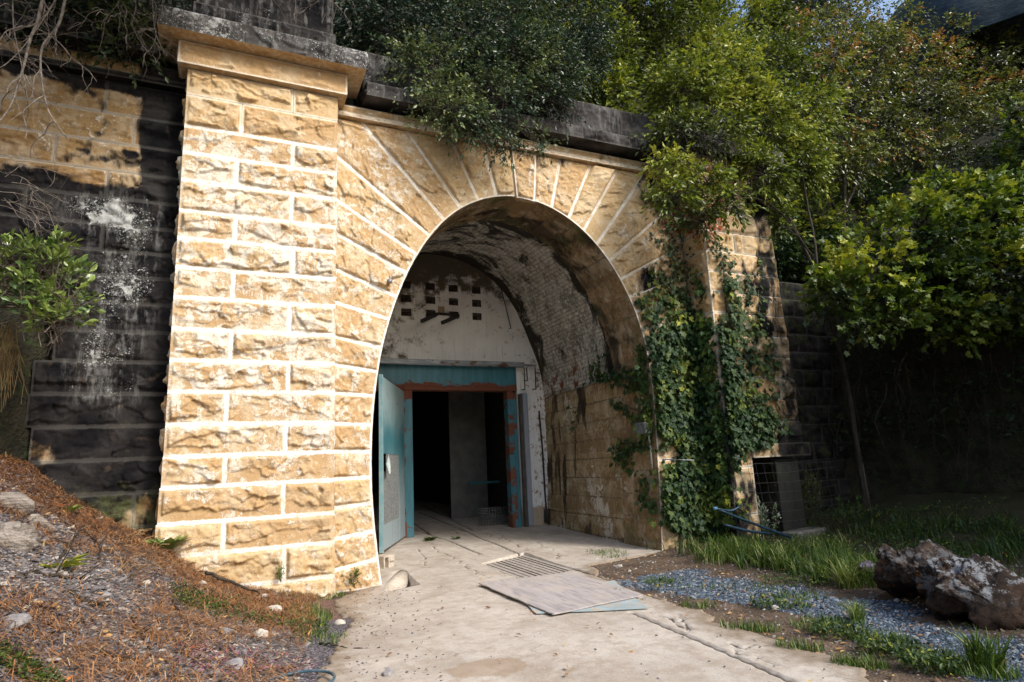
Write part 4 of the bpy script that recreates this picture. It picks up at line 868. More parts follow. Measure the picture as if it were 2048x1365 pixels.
tree('olive_tree', 'multi-stemmed olive-green tree with reddish leaf tips above the cutting', 'tree',
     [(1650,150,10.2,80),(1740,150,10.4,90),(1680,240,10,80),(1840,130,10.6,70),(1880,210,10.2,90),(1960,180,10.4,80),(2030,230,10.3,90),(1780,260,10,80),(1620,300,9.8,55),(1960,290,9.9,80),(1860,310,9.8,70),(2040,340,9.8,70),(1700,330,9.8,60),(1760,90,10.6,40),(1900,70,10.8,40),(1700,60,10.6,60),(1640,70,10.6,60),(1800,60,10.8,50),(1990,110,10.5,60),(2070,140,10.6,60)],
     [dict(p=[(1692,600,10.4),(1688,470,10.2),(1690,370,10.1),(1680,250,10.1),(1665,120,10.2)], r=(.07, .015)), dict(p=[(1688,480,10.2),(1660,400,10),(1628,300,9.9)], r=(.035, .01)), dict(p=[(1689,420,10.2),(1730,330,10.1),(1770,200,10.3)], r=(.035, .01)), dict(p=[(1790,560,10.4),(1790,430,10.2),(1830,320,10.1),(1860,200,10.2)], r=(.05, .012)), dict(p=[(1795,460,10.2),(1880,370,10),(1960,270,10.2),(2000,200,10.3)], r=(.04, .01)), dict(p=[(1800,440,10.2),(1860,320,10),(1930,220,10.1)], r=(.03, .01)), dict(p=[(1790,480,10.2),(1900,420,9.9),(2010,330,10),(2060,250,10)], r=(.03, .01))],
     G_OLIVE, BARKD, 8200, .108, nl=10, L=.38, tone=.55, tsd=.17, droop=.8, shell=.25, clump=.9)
tree('lobed_shrub', 'bright green lobed-leaf shrub bulging out over the dark right side of the cutting', 'shrub',
     [(1840,490,7.4,100),(1950,440,7.0,90),(2040,430,6.8,80),(1740,540,7.5,90),(1670,580,7.6,55,45),(1880,590,7.0,90,75),(1990,560,6.7,100),(1790,620,7.3,60,45),(2040,640,6.6,50,40),(1930,650,6.9,60,35),(2130,520,6.4,120),(2230,440,6,160),(1710,640,7.4,30,24),(2150,300,7,150),(1880,400,7.6,50),(2400,500,5.6,240)],  # blobs past the right edge are unseen, added to shade the right side
     [dict(p=[(1960,900,8.4),(1950,720,8),(1910,600,7.5),(1860,520,7.4)], r=(.05, .015)), dict(p=[(2100,900,7.8),(2060,700,7.4),(2010,560,7.1)], r=(.05, .015))],
     G_MAPLE, BARKD, 7200, .105, nl=9, L=.32, tone=.54, droop=.55, shell=.45, clump=.75, T=T_IVY, up=.5)
tree('glossy_shrub', 'small glossy-leaved shrub growing from the rock at the far left', 'shrub',
     [(50,530,8.2,55,35),(110,550,8.1,45,35),(140,600,8.0,38,28),(60,600,8.1,50,30),(110,640,8.0,35,20),(10,560,8.2,40),(20,500,8.2,35,16),(90,500,8.2,40,16)],
     [dict(p=[(-20,600,8.7),(20,610,8.4),(80,590,8.2)], r=(.03, .012)), dict(p=[(-20,560,8.7),(40,560,8.3),(110,620,8.1)], r=(.02, .01))], G_GLOSS, BARK, 230, .095, nl=9, L=.15, tone=.55, droop=.1, shell=.5, clump=.85, T=T_LEAF, up=.7)
tree('shade_tree', 'unseen tall tree beyond the right edge, added to shade the cutting', 'tree',  # out of view, placed to shade the right bank and ground
     [('w', 12.3, 1.3, 4.9, 1.9, 1.3), ('w', 12.9, -.8, 5.4, 2.2, 1.6), ('w', 11.4, -2.8, 5.0, 2.0, 1.5), ('w', 13.6, 3.4, 5.4, 1.5, 1.1), ('w', 14.6, -1.5, 7.2, 2.0, 1.5), ('w', 10.2, -4.6, 4.8, 1.8, 1.3)],
     [dict(w=1, p=[(15.9, 1, 2.5), (15.2, 1.2, 5), (14.2, 1.4, 5.6), (13.0, 1.5, 5.8)], r=(.2, .06)), dict(w=1, p=[(15.9, 1, 2.7), (14.6, -.6, 5), (13.0, -1.6, 6.3)], r=(.12, .05)), dict(w=1, p=[(15.0, 1.3, 5.0), (14.3, 2.4, 5.4), (13.6, 3.4, 5.6)], r=(.09, .04))], G_MAPLE, BARKD, 7000, .2, nl=9, L=.5, tone=.45, droop=.5, shell=.2, clump=.6)
# background trees, each with its own crown
for k, (bl_, lab, m_, tn) in enumerate([
    ([(700,-40,14,140),(820,-60,14,130),(740,90,12,70),(690,140,11.6,50)], 'dark evergreen tree at the top left, half hidden by the tall pier', G_DARK, .5),
    ([(1000,-60,15,170),(1120,-90,15,160)], 'dark tree crown rising behind the overhanging shrub', G_BLUE, .35),
    ([(1600,10,17,80),(1680,-40,17,100),(1560,-60,17,120)], 'far dark tree against small gaps of pale sky', G_BLUE, .35),
    ([(1700,150,13,95),(1640,210,12.6,90),(1760,110,13.2,60),(1780,220,12.8,90),(1880,200,12.8,80)], 'dark tree filling the gap behind the olive tree stems', G_BLUE, .35),
    ([(1560,330,11,90),(1600,470,10.9,90),(1650,560,10.8,60),(1540,470,10.6,45,60),(1720,420,11,90),(1760,500,10.9,80)], 'leafy undergrowth tree behind the slender trunk, in shade', G_IVY, .5),
    ([(1850,420,11,110),(1960,380,11.5,110),(1900,520,10.8,80)], 'shaded green tree behind the lobed-leaf shrub', G_DARK, .75)]):
    tree('background_tree', lab, 'tree', bl_, [dict(p=[(bl_[0][0]+10, bl_[0][1]+180, bl_[0][2]+.6), (bl_[0][0], bl_[0][1]+60, bl_[0][2]+.3), (bl_[0][0], bl_[0][1], bl_[0][2])], r=(.08, .03))], m_, BARKD, 2900, .135 if k != 0 else .10, nl=10, L=.42, tone=tn, droop=.4, shell=.2, clump=.6, group='trees on the slope behind')
# thicket stuff over the hill
def thicket(name, n, fn, size, mat, tone, label, T=T_LEAF4):
    P, D = fn(n); mb = MB(); sprays(mb, P, D, .4, 9, size, tone+(fbm(P[:, 0]*1.2+P[:, 1], P[:, 2]*1.2, 3, 5)-.5)*.9, T, droop=.4); o = mb.build(name, mat); tag(o, label, 'undergrowth', kind='stuff'); return o
def hf(n):
    x = rs.uniform(-7, 24, n); o = rs.uniform(.0, 1, n)**1.2*12; z = np.interp(o, [0, .2, 3, 8, 20], [7.55, 8.1, 12.4, 19.5, 33])
    P = np.stack([x, 10.1+o+.15*np.maximum(x-10, 0), z+rs.uniform(0, .7, n)*(.3+o*.1)], 1); return P, nrm(np.array([0, -.6, .6])+rs.normal(size=(n, 3))*.5)
thicket('undergrowth', 6800, hf, .15, G_DARK, .62, 'dense dark undergrowth covering the slope above the portal')
def cf(n):
    pth, L_ = dense(np.array([(10.8, 10.2), (11.6, 10.1), (12.4, 9.2), (13.3, 7.3), (14.1, 5), (14.9, 2), (15.6, -4), (17, -10)]), 200); i = rs.randint(0, 200, n); tg = nrm(np.gradient(pth, axis=0))[i]; N = np.stack([tg[:, 1], -tg[:, 0]], 1)*-1
    z = rs.uniform(1.6, 13, n); o = np.interp(z, [0, 3.2, 5.6, 8.5, 17], [0, .5, 1.2, 4, 16]); q = pth[i]+N*(o-.25)[:, None]; return np.column_stack([q, z]), nrm(np.column_stack([-N, np.full(n, .3)])+rs.normal(size=(n, 3))*.5)
thicket('undergrowth', 4200, cf, .13, G_DARK, .5, 'dark creepers hanging on the shaded bank at the right')
# =================================================================== IVY
def surf(px, py):
    P = PY(px, py, YQ)
    if P[0] > QX0: return P, np.array([0, -1., 0]), P[0]
    P = PX(px, py, QX0)
    if YQ < P[1] < YF: return P, np.array([-1., 0, 0]), P[0]
    P = PY(px, py, YF); i = np.argmin(((PR-P[[0, 2]])**2).sum(1)); zc = PR[:, 1]; k = np.argmax(zc)
    inside = P[2] < zc[k] and P[0] < np.interp(-P[2], -PR[k:, 1], PR[k:, 0])
    if inside:
        for _ in range(6):
            xr = np.interp(-P[2], -PR[k:, 1], PR[k:, 0]); P = PX(px, py, xr)
        return P, np.array([-1., 0, 0]), P[0]
    return P, np.array([0, -1., 0]), P[0]
def strand(pts, w, n): 
    Q, _ = dense(np.array(pts, float), 60); i = rs.randint(0, 60, n); return Q[i]+rs.normal(size=(n, 2))*w
def cluster_ivy(spec):
    out = []
    for s_ in spec:
        if s_[0] == 'e': _, cx, cy, rx, ry, n = s_; a = rs.uniform(0, 2*np.pi, n); r = np.sqrt(rs.rand(n))*(1+.25*np.sin(3*a+cx)); out.append(np.stack([cx+rx*r*np.cos(a), cy+ry*r*np.sin(a)], 1))
        else: out.append(strand(s_[1], s_[2], s_[3]))
    return np.concatenate(out)
ivyspec = [('e', 1395, 720, 62, 85, 950), ('e', 1345, 745, 55, 70, 600), ('e', 1440, 800, 62, 80, 900), ('e', 1380, 850, 70, 70, 900), ('e', 1480, 850, 55, 42, 500), ('e', 1430, 900, 60, 50, 600), ('e', 1375, 940, 40, 70, 600), ('e', 1400, 1010, 62, 75, 1000), ('e', 1350, 1010, 25, 60, 260), ('e', 1445, 1000, 30, 60, 300), ('e', 1425, 680, 35, 45, 300),
    ('s', [(1315, 390), (1335, 470), (1352, 540), (1362, 610), (1370, 680)], 9, 420), ('s', [(1372, 470), (1400, 560), (1405, 640)], 4, 60), ('s', [(1300, 470), (1330, 500), (1345, 560)], 5, 90), ('s', [(1300, 540), (1330, 570), (1355, 590)], 5, 110), ('s', [(1285, 600), (1310, 650), (1350, 690)], 9, 240), ('s', [(1335, 605), (1345, 640), (1372, 690)], 6, 110),
    ('s', [(1425, 480), (1445, 530), (1452, 570), (1475, 570)], 9, 260), ('s', [(1445, 570), (1465, 640), (1500, 720), (1520, 740)], 6, 190), ('s', [(1488, 545), (1490, 620)], 3, 60), ('s', [(1512, 520), (1512, 640)], 3, 50), ('s', [(1455, 560), (1462, 700), (1470, 800)], 7, 220), ('s', [(1500, 640), (1525, 700), (1535, 760)], 7, 150), ('s', [(1425, 590), (1400, 560), (1390, 530)], 4, 60), ('e', 1540, 850, 25, 22, 60),
    ('s', [(1305, 760), (1270, 745), (1230, 755), (1195, 740)], 8, 240), ('s', [(1215, 700), (1200, 730), (1190, 760)], 6, 50), ('e', 1270, 770, 18, 12, 50), ('s', [(1300, 850), (1270, 830), (1240, 800)], 5, 110), ('s', [(1300, 880), (1265, 890), (1240, 890), (1265, 930)], 8, 190), ('s', [(1335, 1010), (1300, 1000), (1290, 985)], 6, 80), ('s', [(1160, 810), (1155, 850)], 4, 20), ('s', [(1290, 940), (1300, 990)], 4, 30), ('s', [(1280, 380), (1300, 400), (1325, 420)], 5, 80), ('e', 1300, 700, 20, 30, 120)]
ivy = thing('ivy', 'mass of dark green ivy climbing between the arch and the right pilaster', 'ivy')
def plant_ivy(pp, mb, size, tone, th=.16, edge=None):
    P = []; D = []; Nn = []; 
    for q in pp:
        p, n, _ = surf(*q); o = abs(rs.normal())*th*.6+.025; p = p+n*o+np.array([0, 0, -.02]); P.append(p)
        d = np.array([rs.normal()*.55, rs.normal()*.35, -1.0])+n*rs.uniform(.0, .7); D.append(d); Nn.append(n+np.array([0, 0, .55])+rs.normal(size=3)*.38)
    P = np.array(P); tn = tone+.9*(fbm(P[:, 0]*3, P[:, 2]*3, 3, 4)-.5)+rs.normal(size=len(P))*.14
    leaves(mb, P, np.array(D), np.array(Nn), size*rs.uniform(.35, 1.4, len(P))*(1-.3*(P[:, 2] > 5)), np.clip(tn, 0, 1), T_IVY)
mb = MB(); plant_ivy(np.concatenate([cluster_ivy(ivyspec), cluster_ivy([('e', 1405, 840, 92, 115, 1500), ('e', 1395, 980, 75, 90, 1000), ('e', 1500, 850, 45, 40, 500), ('e', 1390, 690, 60, 70, 900), ('e', 1315, 730, 32, 60, 330), ('e', 1322, 830, 30, 60, 330), ('e', 1335, 960, 26, 45, 260), ('s', [(1300, 560), (1340, 640), (1330, 720)], 12, 200), ('s', [(1470, 620), (1500, 760), (1540, 820)], 14, 260)])]), mb, .092, .50); mb.build('foliage', G_IVY, ivy)
mb = MB()
for pts in ([(1370, 1090), (1380, 900), (1370, 700), (1350, 540), (1318, 400)], [(1430, 1090), (1430, 900), (1450, 700), (1440, 520)], [(1515, 820), (1490, 700), (1462, 600), (1445, 540)], [(1470, 900), (1500, 720), (1470, 590)], [(1380, 760), (1300, 760), (1230, 752)], [(1350, 900), (1300, 840), (1242, 805)], [(1390, 520), (1360, 600), (1375, 680)], [(1512, 500), (1512, 600), (1520, 700)], [(1540, 600), (1560, 700), (1600, 800)]):
    Q, _ = dense(np.array(pts, float), 22); W = []
    for q in Q+rs.normal(size=Q.shape)*3: p, n, _ = surf(*q); W.append(p+n*.03)
    W = np.array(W); W[1:-1] = (W[:-2]+W[1:-1]+W[2:])/3; mt = .010; mb.tube(W, np.linspace(.016, .006, len(W)), 6)
mb.build('stem', BARK, ivy)
red = cluster_ivy([('e', 1395, 435, 45, 34, 420), ('e', 1340, 350, 40, 16, 260), ('e', 1345, 435, 26, 34, 320), ('e', 1440, 380, 30, 40, 160), ('s', [(1270, 340), (1320, 345), (1375, 385)], 7, 110), ('e', 1410, 470, 22, 18, 60), ('s', [(1400, 320), (1440, 390)], 10, 60)])
mb = MB(); plant_ivy(red, mb, .075, .4, th=.12); tag(mb.build('red_creeper', G_RED), 'orange-red autumn creeper at the top corner between arch and right pilaster', 'creeper')
# =================================================================== GRASS AND WEEDS
def blades(mb, P, h, w, lean, tone):
    n = len(P); h = np.broadcast_to(h, (n,)); a = rs.uniform(0, 2*np.pi, n); dv = np.stack([np.cos(a), np.sin(a), 0*a], 1); sd = np.stack([-np.sin(a), np.cos(a), 0*a], 1); K = 5
    V = []
    for k in range(K):
        f = k/(K-1); c = P+np.array([0, 0, 1])*(h*(f-.30*lean*f**3))[:, None]+dv*(h*lean*f**1.8)[:, None]; ww = w*(1-f**1.6)+.0008
        V += [c-sd*ww*.5, c+sd*ww*.5]
    V = np.stack(V, 1); i = np.arange(K-1)*2; f = np.stack([i, i+1, i+3, i+2], 1); Fc = (f[None]+(np.arange(n)*2*K)[:, None, None]).reshape(-1, 4)
    mb.add(V.reshape(-1, 3), Fc, tone=np.repeat(np.clip(tone+rs.normal(size=n)*.25, 0, 1), 2*K))
def gscatter(spec):
    out = []
    for px, py, rx, ry, n in spec:
        c = gp(px, py); ex = gp(px+rx, py); r = np.linalg.norm(ex[:2]-c[:2]); ey = gp(px, py-ry); r2 = max(.08, np.linalg.norm(ey[:2]-c[:2])); 
        u = nrm(c[:2]); v = np.array([u[1], -u[0]]); a = rs.uniform(0, 2*np.pi, n); q = np.sqrt(rs.rand(n)); p = c[:2]+v*(r*q*np.cos(a))[:, None]+u*(r2*q*np.sin(a))[:, None]; out.append(p)
    p = np.concatenate(out); return np.column_stack([p, gh(p[:, 0], p[:, 1])])
mb = MB(); spec = []
for k in range(46):
    f = k/45; px = 1335+430*f+rs.normal()*14; py = 1092+62*f+rs.normal()*12-10*np.sin(f*6); spec.append((px, py, 20, 10, 55))
P = gscatter(spec); blades(mb, P, rs.uniform(.12, .34, len(P)), .017, rs.uniform(.2, 1.1, len(P)), .5)
spec = [(1480+560*rs.rand(), 1040+80*rs.rand(), 30, 14, 34) for _ in range(70)]
P = gscatter(spec); blades(mb, P, rs.uniform(.08, .25, len(P)), .014, rs.uniform(.3, 1.2, len(P)), .28)
spec = [(1660, 1110, 50, 14, 220), (1720, 1160, 35, 16, 240), (1560, 1130, 60, 12, 240), (1450, 1120, 60, 12, 200)]
P = gscatter(spec); blades(mb, P, rs.uniform(.15, .42, len(P)), .013, rs.uniform(.3, 1.3, len(P)), .66)
tag(mb.build('long_grass', G_GRASS), 'long green grass along the foot of the ivy and the dark bank', 'grass', kind='stuff')
mb = MB(); spec = [(1225, 1112, 35, 9, 420), (1190, 1108, 20, 5, 120), (1290, 1085, 25, 5, 90), (1640, 1255, 60, 12, 260), (1760, 1285, 60, 12, 320), (1860, 1320, 60, 14, 300), (1470, 1180, 90, 6, 120), (1950, 1345, 80, 15, 600), (1600, 1195, 60, 8, 160), (1400, 1215, 40, 5, 120), (1500, 1262, 60, 6, 260), (1600, 1300, 50, 6, 200), (1720, 1335, 60, 8, 300), (1320, 1165, 40, 5, 140), (1560, 1215, 60, 5, 120), (620, 1235, 45, 18, 520), (600, 1190, 40, 6, 330), (660, 1195, 30, 5, 200), (680, 1170, 15, 6, 80), (640, 1285, 50, 12, 160)]
P = gscatter(spec); blades(mb, P, rs.uniform(.03, .12, len(P)), .007, rs.uniform(.1, .8, len(P)), .55)
tag(mb.build('short_grass', G_GRASS), 'short tufts of grass at the edges of the concrete and the pilaster foot', 'grass', kind='stuff')
def tuft(px, py, n, h, w, label, mat=G_GRASS, tone=.6, lean=(.2, 1.0), name='grass_tuft', cat='grass tuft', r=14, group=None):
    mb = MB(); P = gscatter([(px, py, r, 6, n)]); P[:, 2] -= .01; blades(mb, P, rs.uniform(.5, 1, n)*h, w, rs.uniform(*lean, n), tone); tag(mb.build(name, mat, loc=P.mean(0)), label, cat, group)
tuft(1715, 1245, 150, .26, .010, 'bright grass tuft on the verge between concrete and blue gravel', tone=.75)
tuft(1975, 1345, 130, .38, .020, 'large grass clump at the bottom right in front of the boulder', tone=.5, r=30)
tuft(1700, 1175, 170, .42, .010, 'tall arching grass clump just left of the dark boulder', tone=.8, lean=(.5, 1.5), r=28)
tuft(2035, 1190, 120, .35, .014, 'grass clump right of the boulder at the photo edge', tone=.45, r=20)
# ground cover leaves
def cover(spec, size, mat, tone, name, label, h=.1, T=T_LEAF4, **k):
    mb = MB(); P = gscatter(spec); P[:, 2] += rs.uniform(0, h, len(P)); D = nrm(rs.normal(size=(len(P), 3))+[0, 0, .4]); leaves(mb, P, D, rs.normal(size=(len(P), 3))*.4+[0, -.3, 1], size*rs.uniform(.6, 1.2, len(P)), np.clip(tone+rs.normal(size=len(P))*.2, 0, 1), T); o = mb.build(name, mat); tag(o, label, **k)
cover([(400, 1210, 40, 16, 700), (450, 1230, 60, 14, 500), (370, 1190, 20, 12, 200), (560, 1250, 60, 12, 500), (620, 1265, 40, 12, 400), (40, 1345, 55, 20, 900), (500, 1215, 60, 8, 200)], .035, G_MAPLE, .35, 'ground_cover', 'small-leaved green ground cover on the slate bank', h=.07, cat='ground cover', kind='stuff')
cover([(1560, 1215, 60, 10, 260), (1680, 1275, 60, 10, 420), (1780, 1310, 60, 12, 420), (1860, 1345, 60, 12, 420), (1330, 1180, 50, 6, 90), (1600, 1170, 90, 8, 400), (1700, 1100, 200, 20, 1300), (1900, 1110, 120, 20, 700), (1560, 1090, 120, 12, 700), (1880, 1060, 150, 12, 900), (1800, 1030, 220, 10, 900), (1640, 1030, 120, 10, 500)], .05, G_IVY, .55, 'ground_cover', 'low weeds and creeping leaves on the right verge', h=.12, cat='ground cover', kind='stuff')
def rosette(px, py, n, size, mat, tone, label, name='weed', up=.4, T=T_LONG, z=0, r=.03):
    c = gp(px, py) if np.ndim(z) == 0 else z; mb = MB(); a = np.arange(n)*2.4; D = np.stack([np.cos(a), np.sin(a), up+rs.uniform(0, .5, n)], 1)
    leaves(mb, np.array([c+[0, 0, .01]]*n)+D*r, D, np.array([[0, 0, 1.]]*n)+rs.normal(size=(n, 3))*.15, size*rs.uniform(.6, 1.1, n), np.clip(tone+rs.normal(size=n)*.12, 0, 1), T); return tag(mb.build(name, mat, loc=c), label, 'plant')
rosette(333, 1105, 24, .26, G_GLOSS, .7, 'green rosette weed at the foot of the left pilaster corner', up=.5, T=T_LEAF)
rosette(1045, 1048, 30, .22, G_IVY, .55, 'leafy weed at the foot of the rusty right jamb', up=.7, T=T_LEAF)
rosette(862, 1083, 26, .16, G_MAPLE, .4, 'small green weed on the threshold track', up=.15, T=T_LEAF)
rosette(912, 1080, 16, .12, G_MAPLE, .4, 'tiny weed beside the track groove', up=.1, T=T_LEAF)
rosette(136, 1030, 14, .12, G_GLOSS, .8, 'tiny bright seedling on the needle-strewn bank', up=.5, T=T_LEAF)
rosette(115, 1140, 22, .22, G_YEL, .9, 'yellowing fern sprig lying on the bank', up=.1)
rosette(1240, 1190, 10, .06, G_MAPLE, .8, 'tiny green sprout on the dirt verge', up=.8)
# glaucous plant beside the pilaster
def bushy(px, py, h, n, size, mat, tone, label, name='weed', w=.12, Yd=None, lean=0, base=None, T=T_LONG):
    c = gp(px, py) if base is None else base; root = thing(name, label, 'plant'); ms = MB(); ml = MB()
    for k in range(n):
        a = rs.uniform(0, 6.28); tip = c+np.array([np.cos(a)*w*rs.uniform(.3, 1), np.sin(a)*w*rs.uniform(.3, 1), h*rs.uniform(.55, 1)]); m = (c+tip)/2+np.array([np.cos(a), np.sin(a), 0])*w*.2; Q, _ = dense(np.array([c, m, tip]), 8); ms.tube(Q, np.linspace(.006, .002, 8), 4, cap=False)
        sprays(ml, Q[[2, 4, 6]], np.gradient(Q, axis=0)[[2, 4, 6]], h*.3, 8, size, np.full(3, tone), T, droop=.1)
    ml.build('foliage', mat, root); ms.build('stem', BARK, root); return root
G_GLAU = leaf_mat('blue_grey_leaf', [(0, (.05, .09, .07)), (1, (.17, .22, .17))], .6, .15)
bushy(682, 1168, .62, 13, .085, G_GLAU, .5, 'tall blue-grey bushy weed in the corner of the pilaster and arch', w=.15)
bushy(700, 1180, .25, 9, .07, G_MAPLE, .5, 'low green and brown weed at the foot of the blue-grey weed', w=.16)
b_ = PY(562, 1165, YP-.08); bushy(0, 0, .22, 4, .045, G_GLOSS, .6, 'small weed growing from the joint in the pilaster foot', base=b_, w=.05)
# white-flecked shrub by the blue frame
bushy(1540, 1080, .62, 14, .06, leaf_mat('pale_variegated_leaf', [(0, (.06, .12, .05)), (.5, (.12, .19, .09)), (.7, (.4, .45, .36)), (1, (.5, .55, .45))], .5, .2), .55, 'pale-leaved weed growing through the blue metal frame', w=.28, T=T_LEAF)
bushy(1620, 1045, .9, 12, .075, G_YEL, .35, 'spindly green sapling in the dark beside the wire mesh', w=.35, T=T_LEAF)
bushy(1700, 1060, .5, 9, .07, G_IVY, .5, 'low leafy weed at the foot of the slender tree', w=.3, T=T_LEAF)
# =================================================================== LOOSE STUFF ON THE GROUND
def chips(mb, P, S, tone, flat=.4):
    n = len(P); base = np.array([(-1, -.7, 0), (.1, -1, 0), (1, -.3, 0), (.8, .8, 0), (-.2, 1, 0), (-1, .4, 0)]); top = base*.72+np.array([0, 0, 1]); T = np.concatenate([base, top])
    V = T[None]+rs.normal(size=(n, 12, 3))*.2; V[..., 2] *= flat; a = rs.uniform(0, 6.28, n); ca, sa = np.cos(a), np.sin(a)
    x = V[..., 0]*ca[:, None]-V[..., 1]*sa[:, None]; y = V[..., 0]*sa[:, None]+V[..., 1]*ca[:, None]; t1 = rs.normal(size=(n, 1))*.35; z = V[..., 2]+x*t1
    V = np.stack([x, y*rs.uniform(.5, 1, (n, 1)), z], -1)*np.asarray(S).reshape(-1, 1, 1)*.5+P[:, None]
    q = np.array([[i, (i+1) % 6, 6+(i+1) % 6, 6+i] for i in range(6)]); h = np.array([[6, 7, 8, 9], [6, 9, 10, 11]])
    f = np.concatenate([q, h]); Fc = (f[None]+(np.arange(n)*12)[:, None, None]).reshape(-1, 4); mb.add(V.reshape(-1, 3), Fc, _sm=False, tone=np.repeat(tone, 12))
def tone_mat(name, stops, rough=.85):
    t = NT(name); r = t.n('ValToRGB', {0: t.attr('tone')}); e = r.color_ramp.elements
    while len(e) < len(stops): e.new(.5)
    for i, (p, c) in enumerate(stops): e[i].position = p; e[i].color = (*c, 1)
    return t.done(t.bsdf(t.mix(t.map(t.noise(40, 4), .3, .7, 0, .35), r.outputs[0], (.1, .08, .07)), rough, t.bump(t.noise(60, 3), .4, .004)))
def inimg(P, m=60):
    q = (P-C) @ M.T; x = q[:, 0]/q[:, 2]*F+1024; y = q[:, 1]/q[:, 2]*F+682.5; return (q[:, 2] > .3) & (x > -m) & (x < 2048+m) & (y > -m) & (y < 1365+m)
def region(n, x0, x1, y0, y1, test):
    out = []; tot = 0
    while tot < n:
        p = np.column_stack([rs.uniform(x0, x1, n*2), rs.uniform(y0, y1, n*2)]); P = np.column_stack([p, gh(p[:, 0], p[:, 1])]); k = test(P) & inimg(P); out.append(P[k]); tot += k.sum()
    return np.concatenate(out)[:n]
SLATE = tone_mat('slate_chip', [(0, (.07, .066, .07)), (.5, (.165, .152, .155)), (.8, (.29, .265, .25)), (.93, (.42, .37, .31)), (1, (.62, .58, .5))])
left = lambda P: (P[:, 0] < 1.15-.17*(9-P[:, 1])+.25*(fbm(P[:, 0]*2, P[:, 1]*2, 3, 1)-.3)) & (P[:, 1] < 9.42) & ((P[:, 1] < 9.05) | (P[:, 0] < XL))
nd = lambda P: needle(P[:, 0], P[:, 1])
P = region(16000, -3.2, 1.6, 2.6, 9.45, lambda P: left(P) & (rs.rand(len(P)) > nd(P)*.75))
mb = MB(); chips(mb, P+[0, 0, .003], rs.uniform(.012, .045, len(P))*(1+1.2*(rs.rand(len(P)) < .06)), rs.rand(len(P))**1.3*.97, .4); tag(mb.build('slate_scree', SLATE), 'purple-grey slate chips covering the bank at the lower left', 'gravel', kind='stuff')
NEED = tone_mat('pine_needle', [(0, (.10, .05, .025)), (.45, (.27, .115, .04)), (.8, (.42, .20, .065)), (1, (.50, .36, .20))])
P = region(25000, -3.4, 1.9, 2.6, 9.45, lambda P: left(P) & (rs.rand(len(P)) < nd(P)**1.1+.06))
n = len(P); a = 6.28*fbm(P[:, 0]*1.3, P[:, 1]*1.3, 2, 8)*2+rs.normal(size=n)*.9; Lh = rs.uniform(.02, .075, n); d = np.stack([np.cos(a), np.sin(a), rs.normal(size=n)*.35], 1)*Lh[:, None]; s_ = np.stack([-np.sin(a), np.cos(a), 0*a], 1)*.0026; P = P+[0, 0, .028]+np.stack([0*a, 0*a, rs.uniform(-.005, .03, n)], 1)
V = np.stack([P-d-s_, P-d+s_, P+s_+[0, 0, .006], P-s_+[0, 0, .006], P+d+s_, P+d-s_], 1); f = np.array([[0, 1, 2, 3], [3, 2, 4, 5]]); Fc = (f[None]+(np.arange(n)*6)[:, None, None]).reshape(-1, 4)
mb = MB(); mb.add(V.reshape(-1, 3), Fc, tone=np.repeat(np.clip(rs.normal(.5, .22, n), 0, 1), 6)); tag(mb.build('pine_needles', NEED), 'orange-brown dead pine needles strewn over the left bank', 'litter', kind='stuff')
P = region(3800, 3.6, 9.5, 2.8, 9.3, lambda P: (apron_in(P[:, 0], P[:, 1]) < .02)); mb = MB(); chips(mb, P+[0, 0, .002], rs.uniform(.008, .05, len(P))*rs.uniform(.3, 1, len(P)), .25+.75*rs.rand(len(P)), .5); tag(mb.build('verge_rubble', SLATE), 'small stones and broken concrete crumbs on the dirt verge', 'rubble', kind='stuff')
BLUEG = tone_mat('blue_gravel', [(0, (.03, .045, .065)), (.5, (.085, .125, .17)), (.9, (.20, .26, .32)), (1, (.5, .5, .48))])
P = region(13000, 4.5, 11.5, 3, 9, lambda P: rs.rand(len(P)) < bluemask(P[:, 0], P[:, 1])); mb = MB(); chips(mb, P+[0, 0, .002], rs.uniform(.008, .03, len(P))*(1+1.3*(rs.rand(len(P)) < .05)), rs.rand(len(P)), .5); tag(mb.build('gravel', BLUEG), 'blue-grey gravel strip on the right of the concrete', 'gravel', kind='stuff')
DRY = tone_mat('dry_leaf', [(0, (.12, .06, .03)), (.4, (.30, .15, .06)), (.7, (.45, .26, .10)), (.9, (.58, .40, .14)), (1, (.6, .12, .03))])
def litter(P, size, tone, mat, name, label):
    n = len(P); D = rs.normal(size=(n, 3))*[1, 1, .25]; mb = MB(); leaves(mb, P+[0, 0, .012], D, rs.normal(size=(n, 3))*.3+[0, 0, 1], size*rs.uniform(.5, 1.3, n), tone, T_LEAF); tag(mb.build(name, mat), label, 'litter', kind='stuff')
P1 = region(620, -3, 1.9, 2.6, 9, left); P2 = region(950, 3.8, 11, 3, 9.4, lambda P: apron_in(P[:, 0], P[:, 1]) < -.02); P3 = region(70, .8, 7.2, 3, 9.3, lambda P: apron_in(P[:, 0], P[:, 1]) > .1)
P3[:, 2] = .01; P = np.concatenate([P1+[0, 0, .02], P2, P3]); litter(P, .055, rs.rand(len(P)), DRY, 'leaf_litter', 'dry fallen leaves scattered on bank, verge and concrete')
P = gscatter([(500, 1330, 130, 22, 260), (430, 1345, 60, 14, 90), (390, 1310, 30, 10, 50)]); litter(P+[0, 0, .03], .04, rs.rand(len(P)), tone_mat('magenta_petal', [(0, (.10, .02, .04)), (.5, (.22, .06, .12)), (1, (.36, .22, .26))]), 'fallen_petals', 'magenta and purple petals at the bottom of the bank')
P = region(430, .6, 6.8, 2.6, 9.3, lambda P: (apron_in(P[:, 0], P[:, 1]) > .05) & (rs.rand(len(P)) < .05+.95*ss(2.6, .9, P[:, 0]-.15*(P[:, 1]-7)))); P[:, 2] = .004+.024*np.clip(P[:, 1]-9.5, 0, 9)
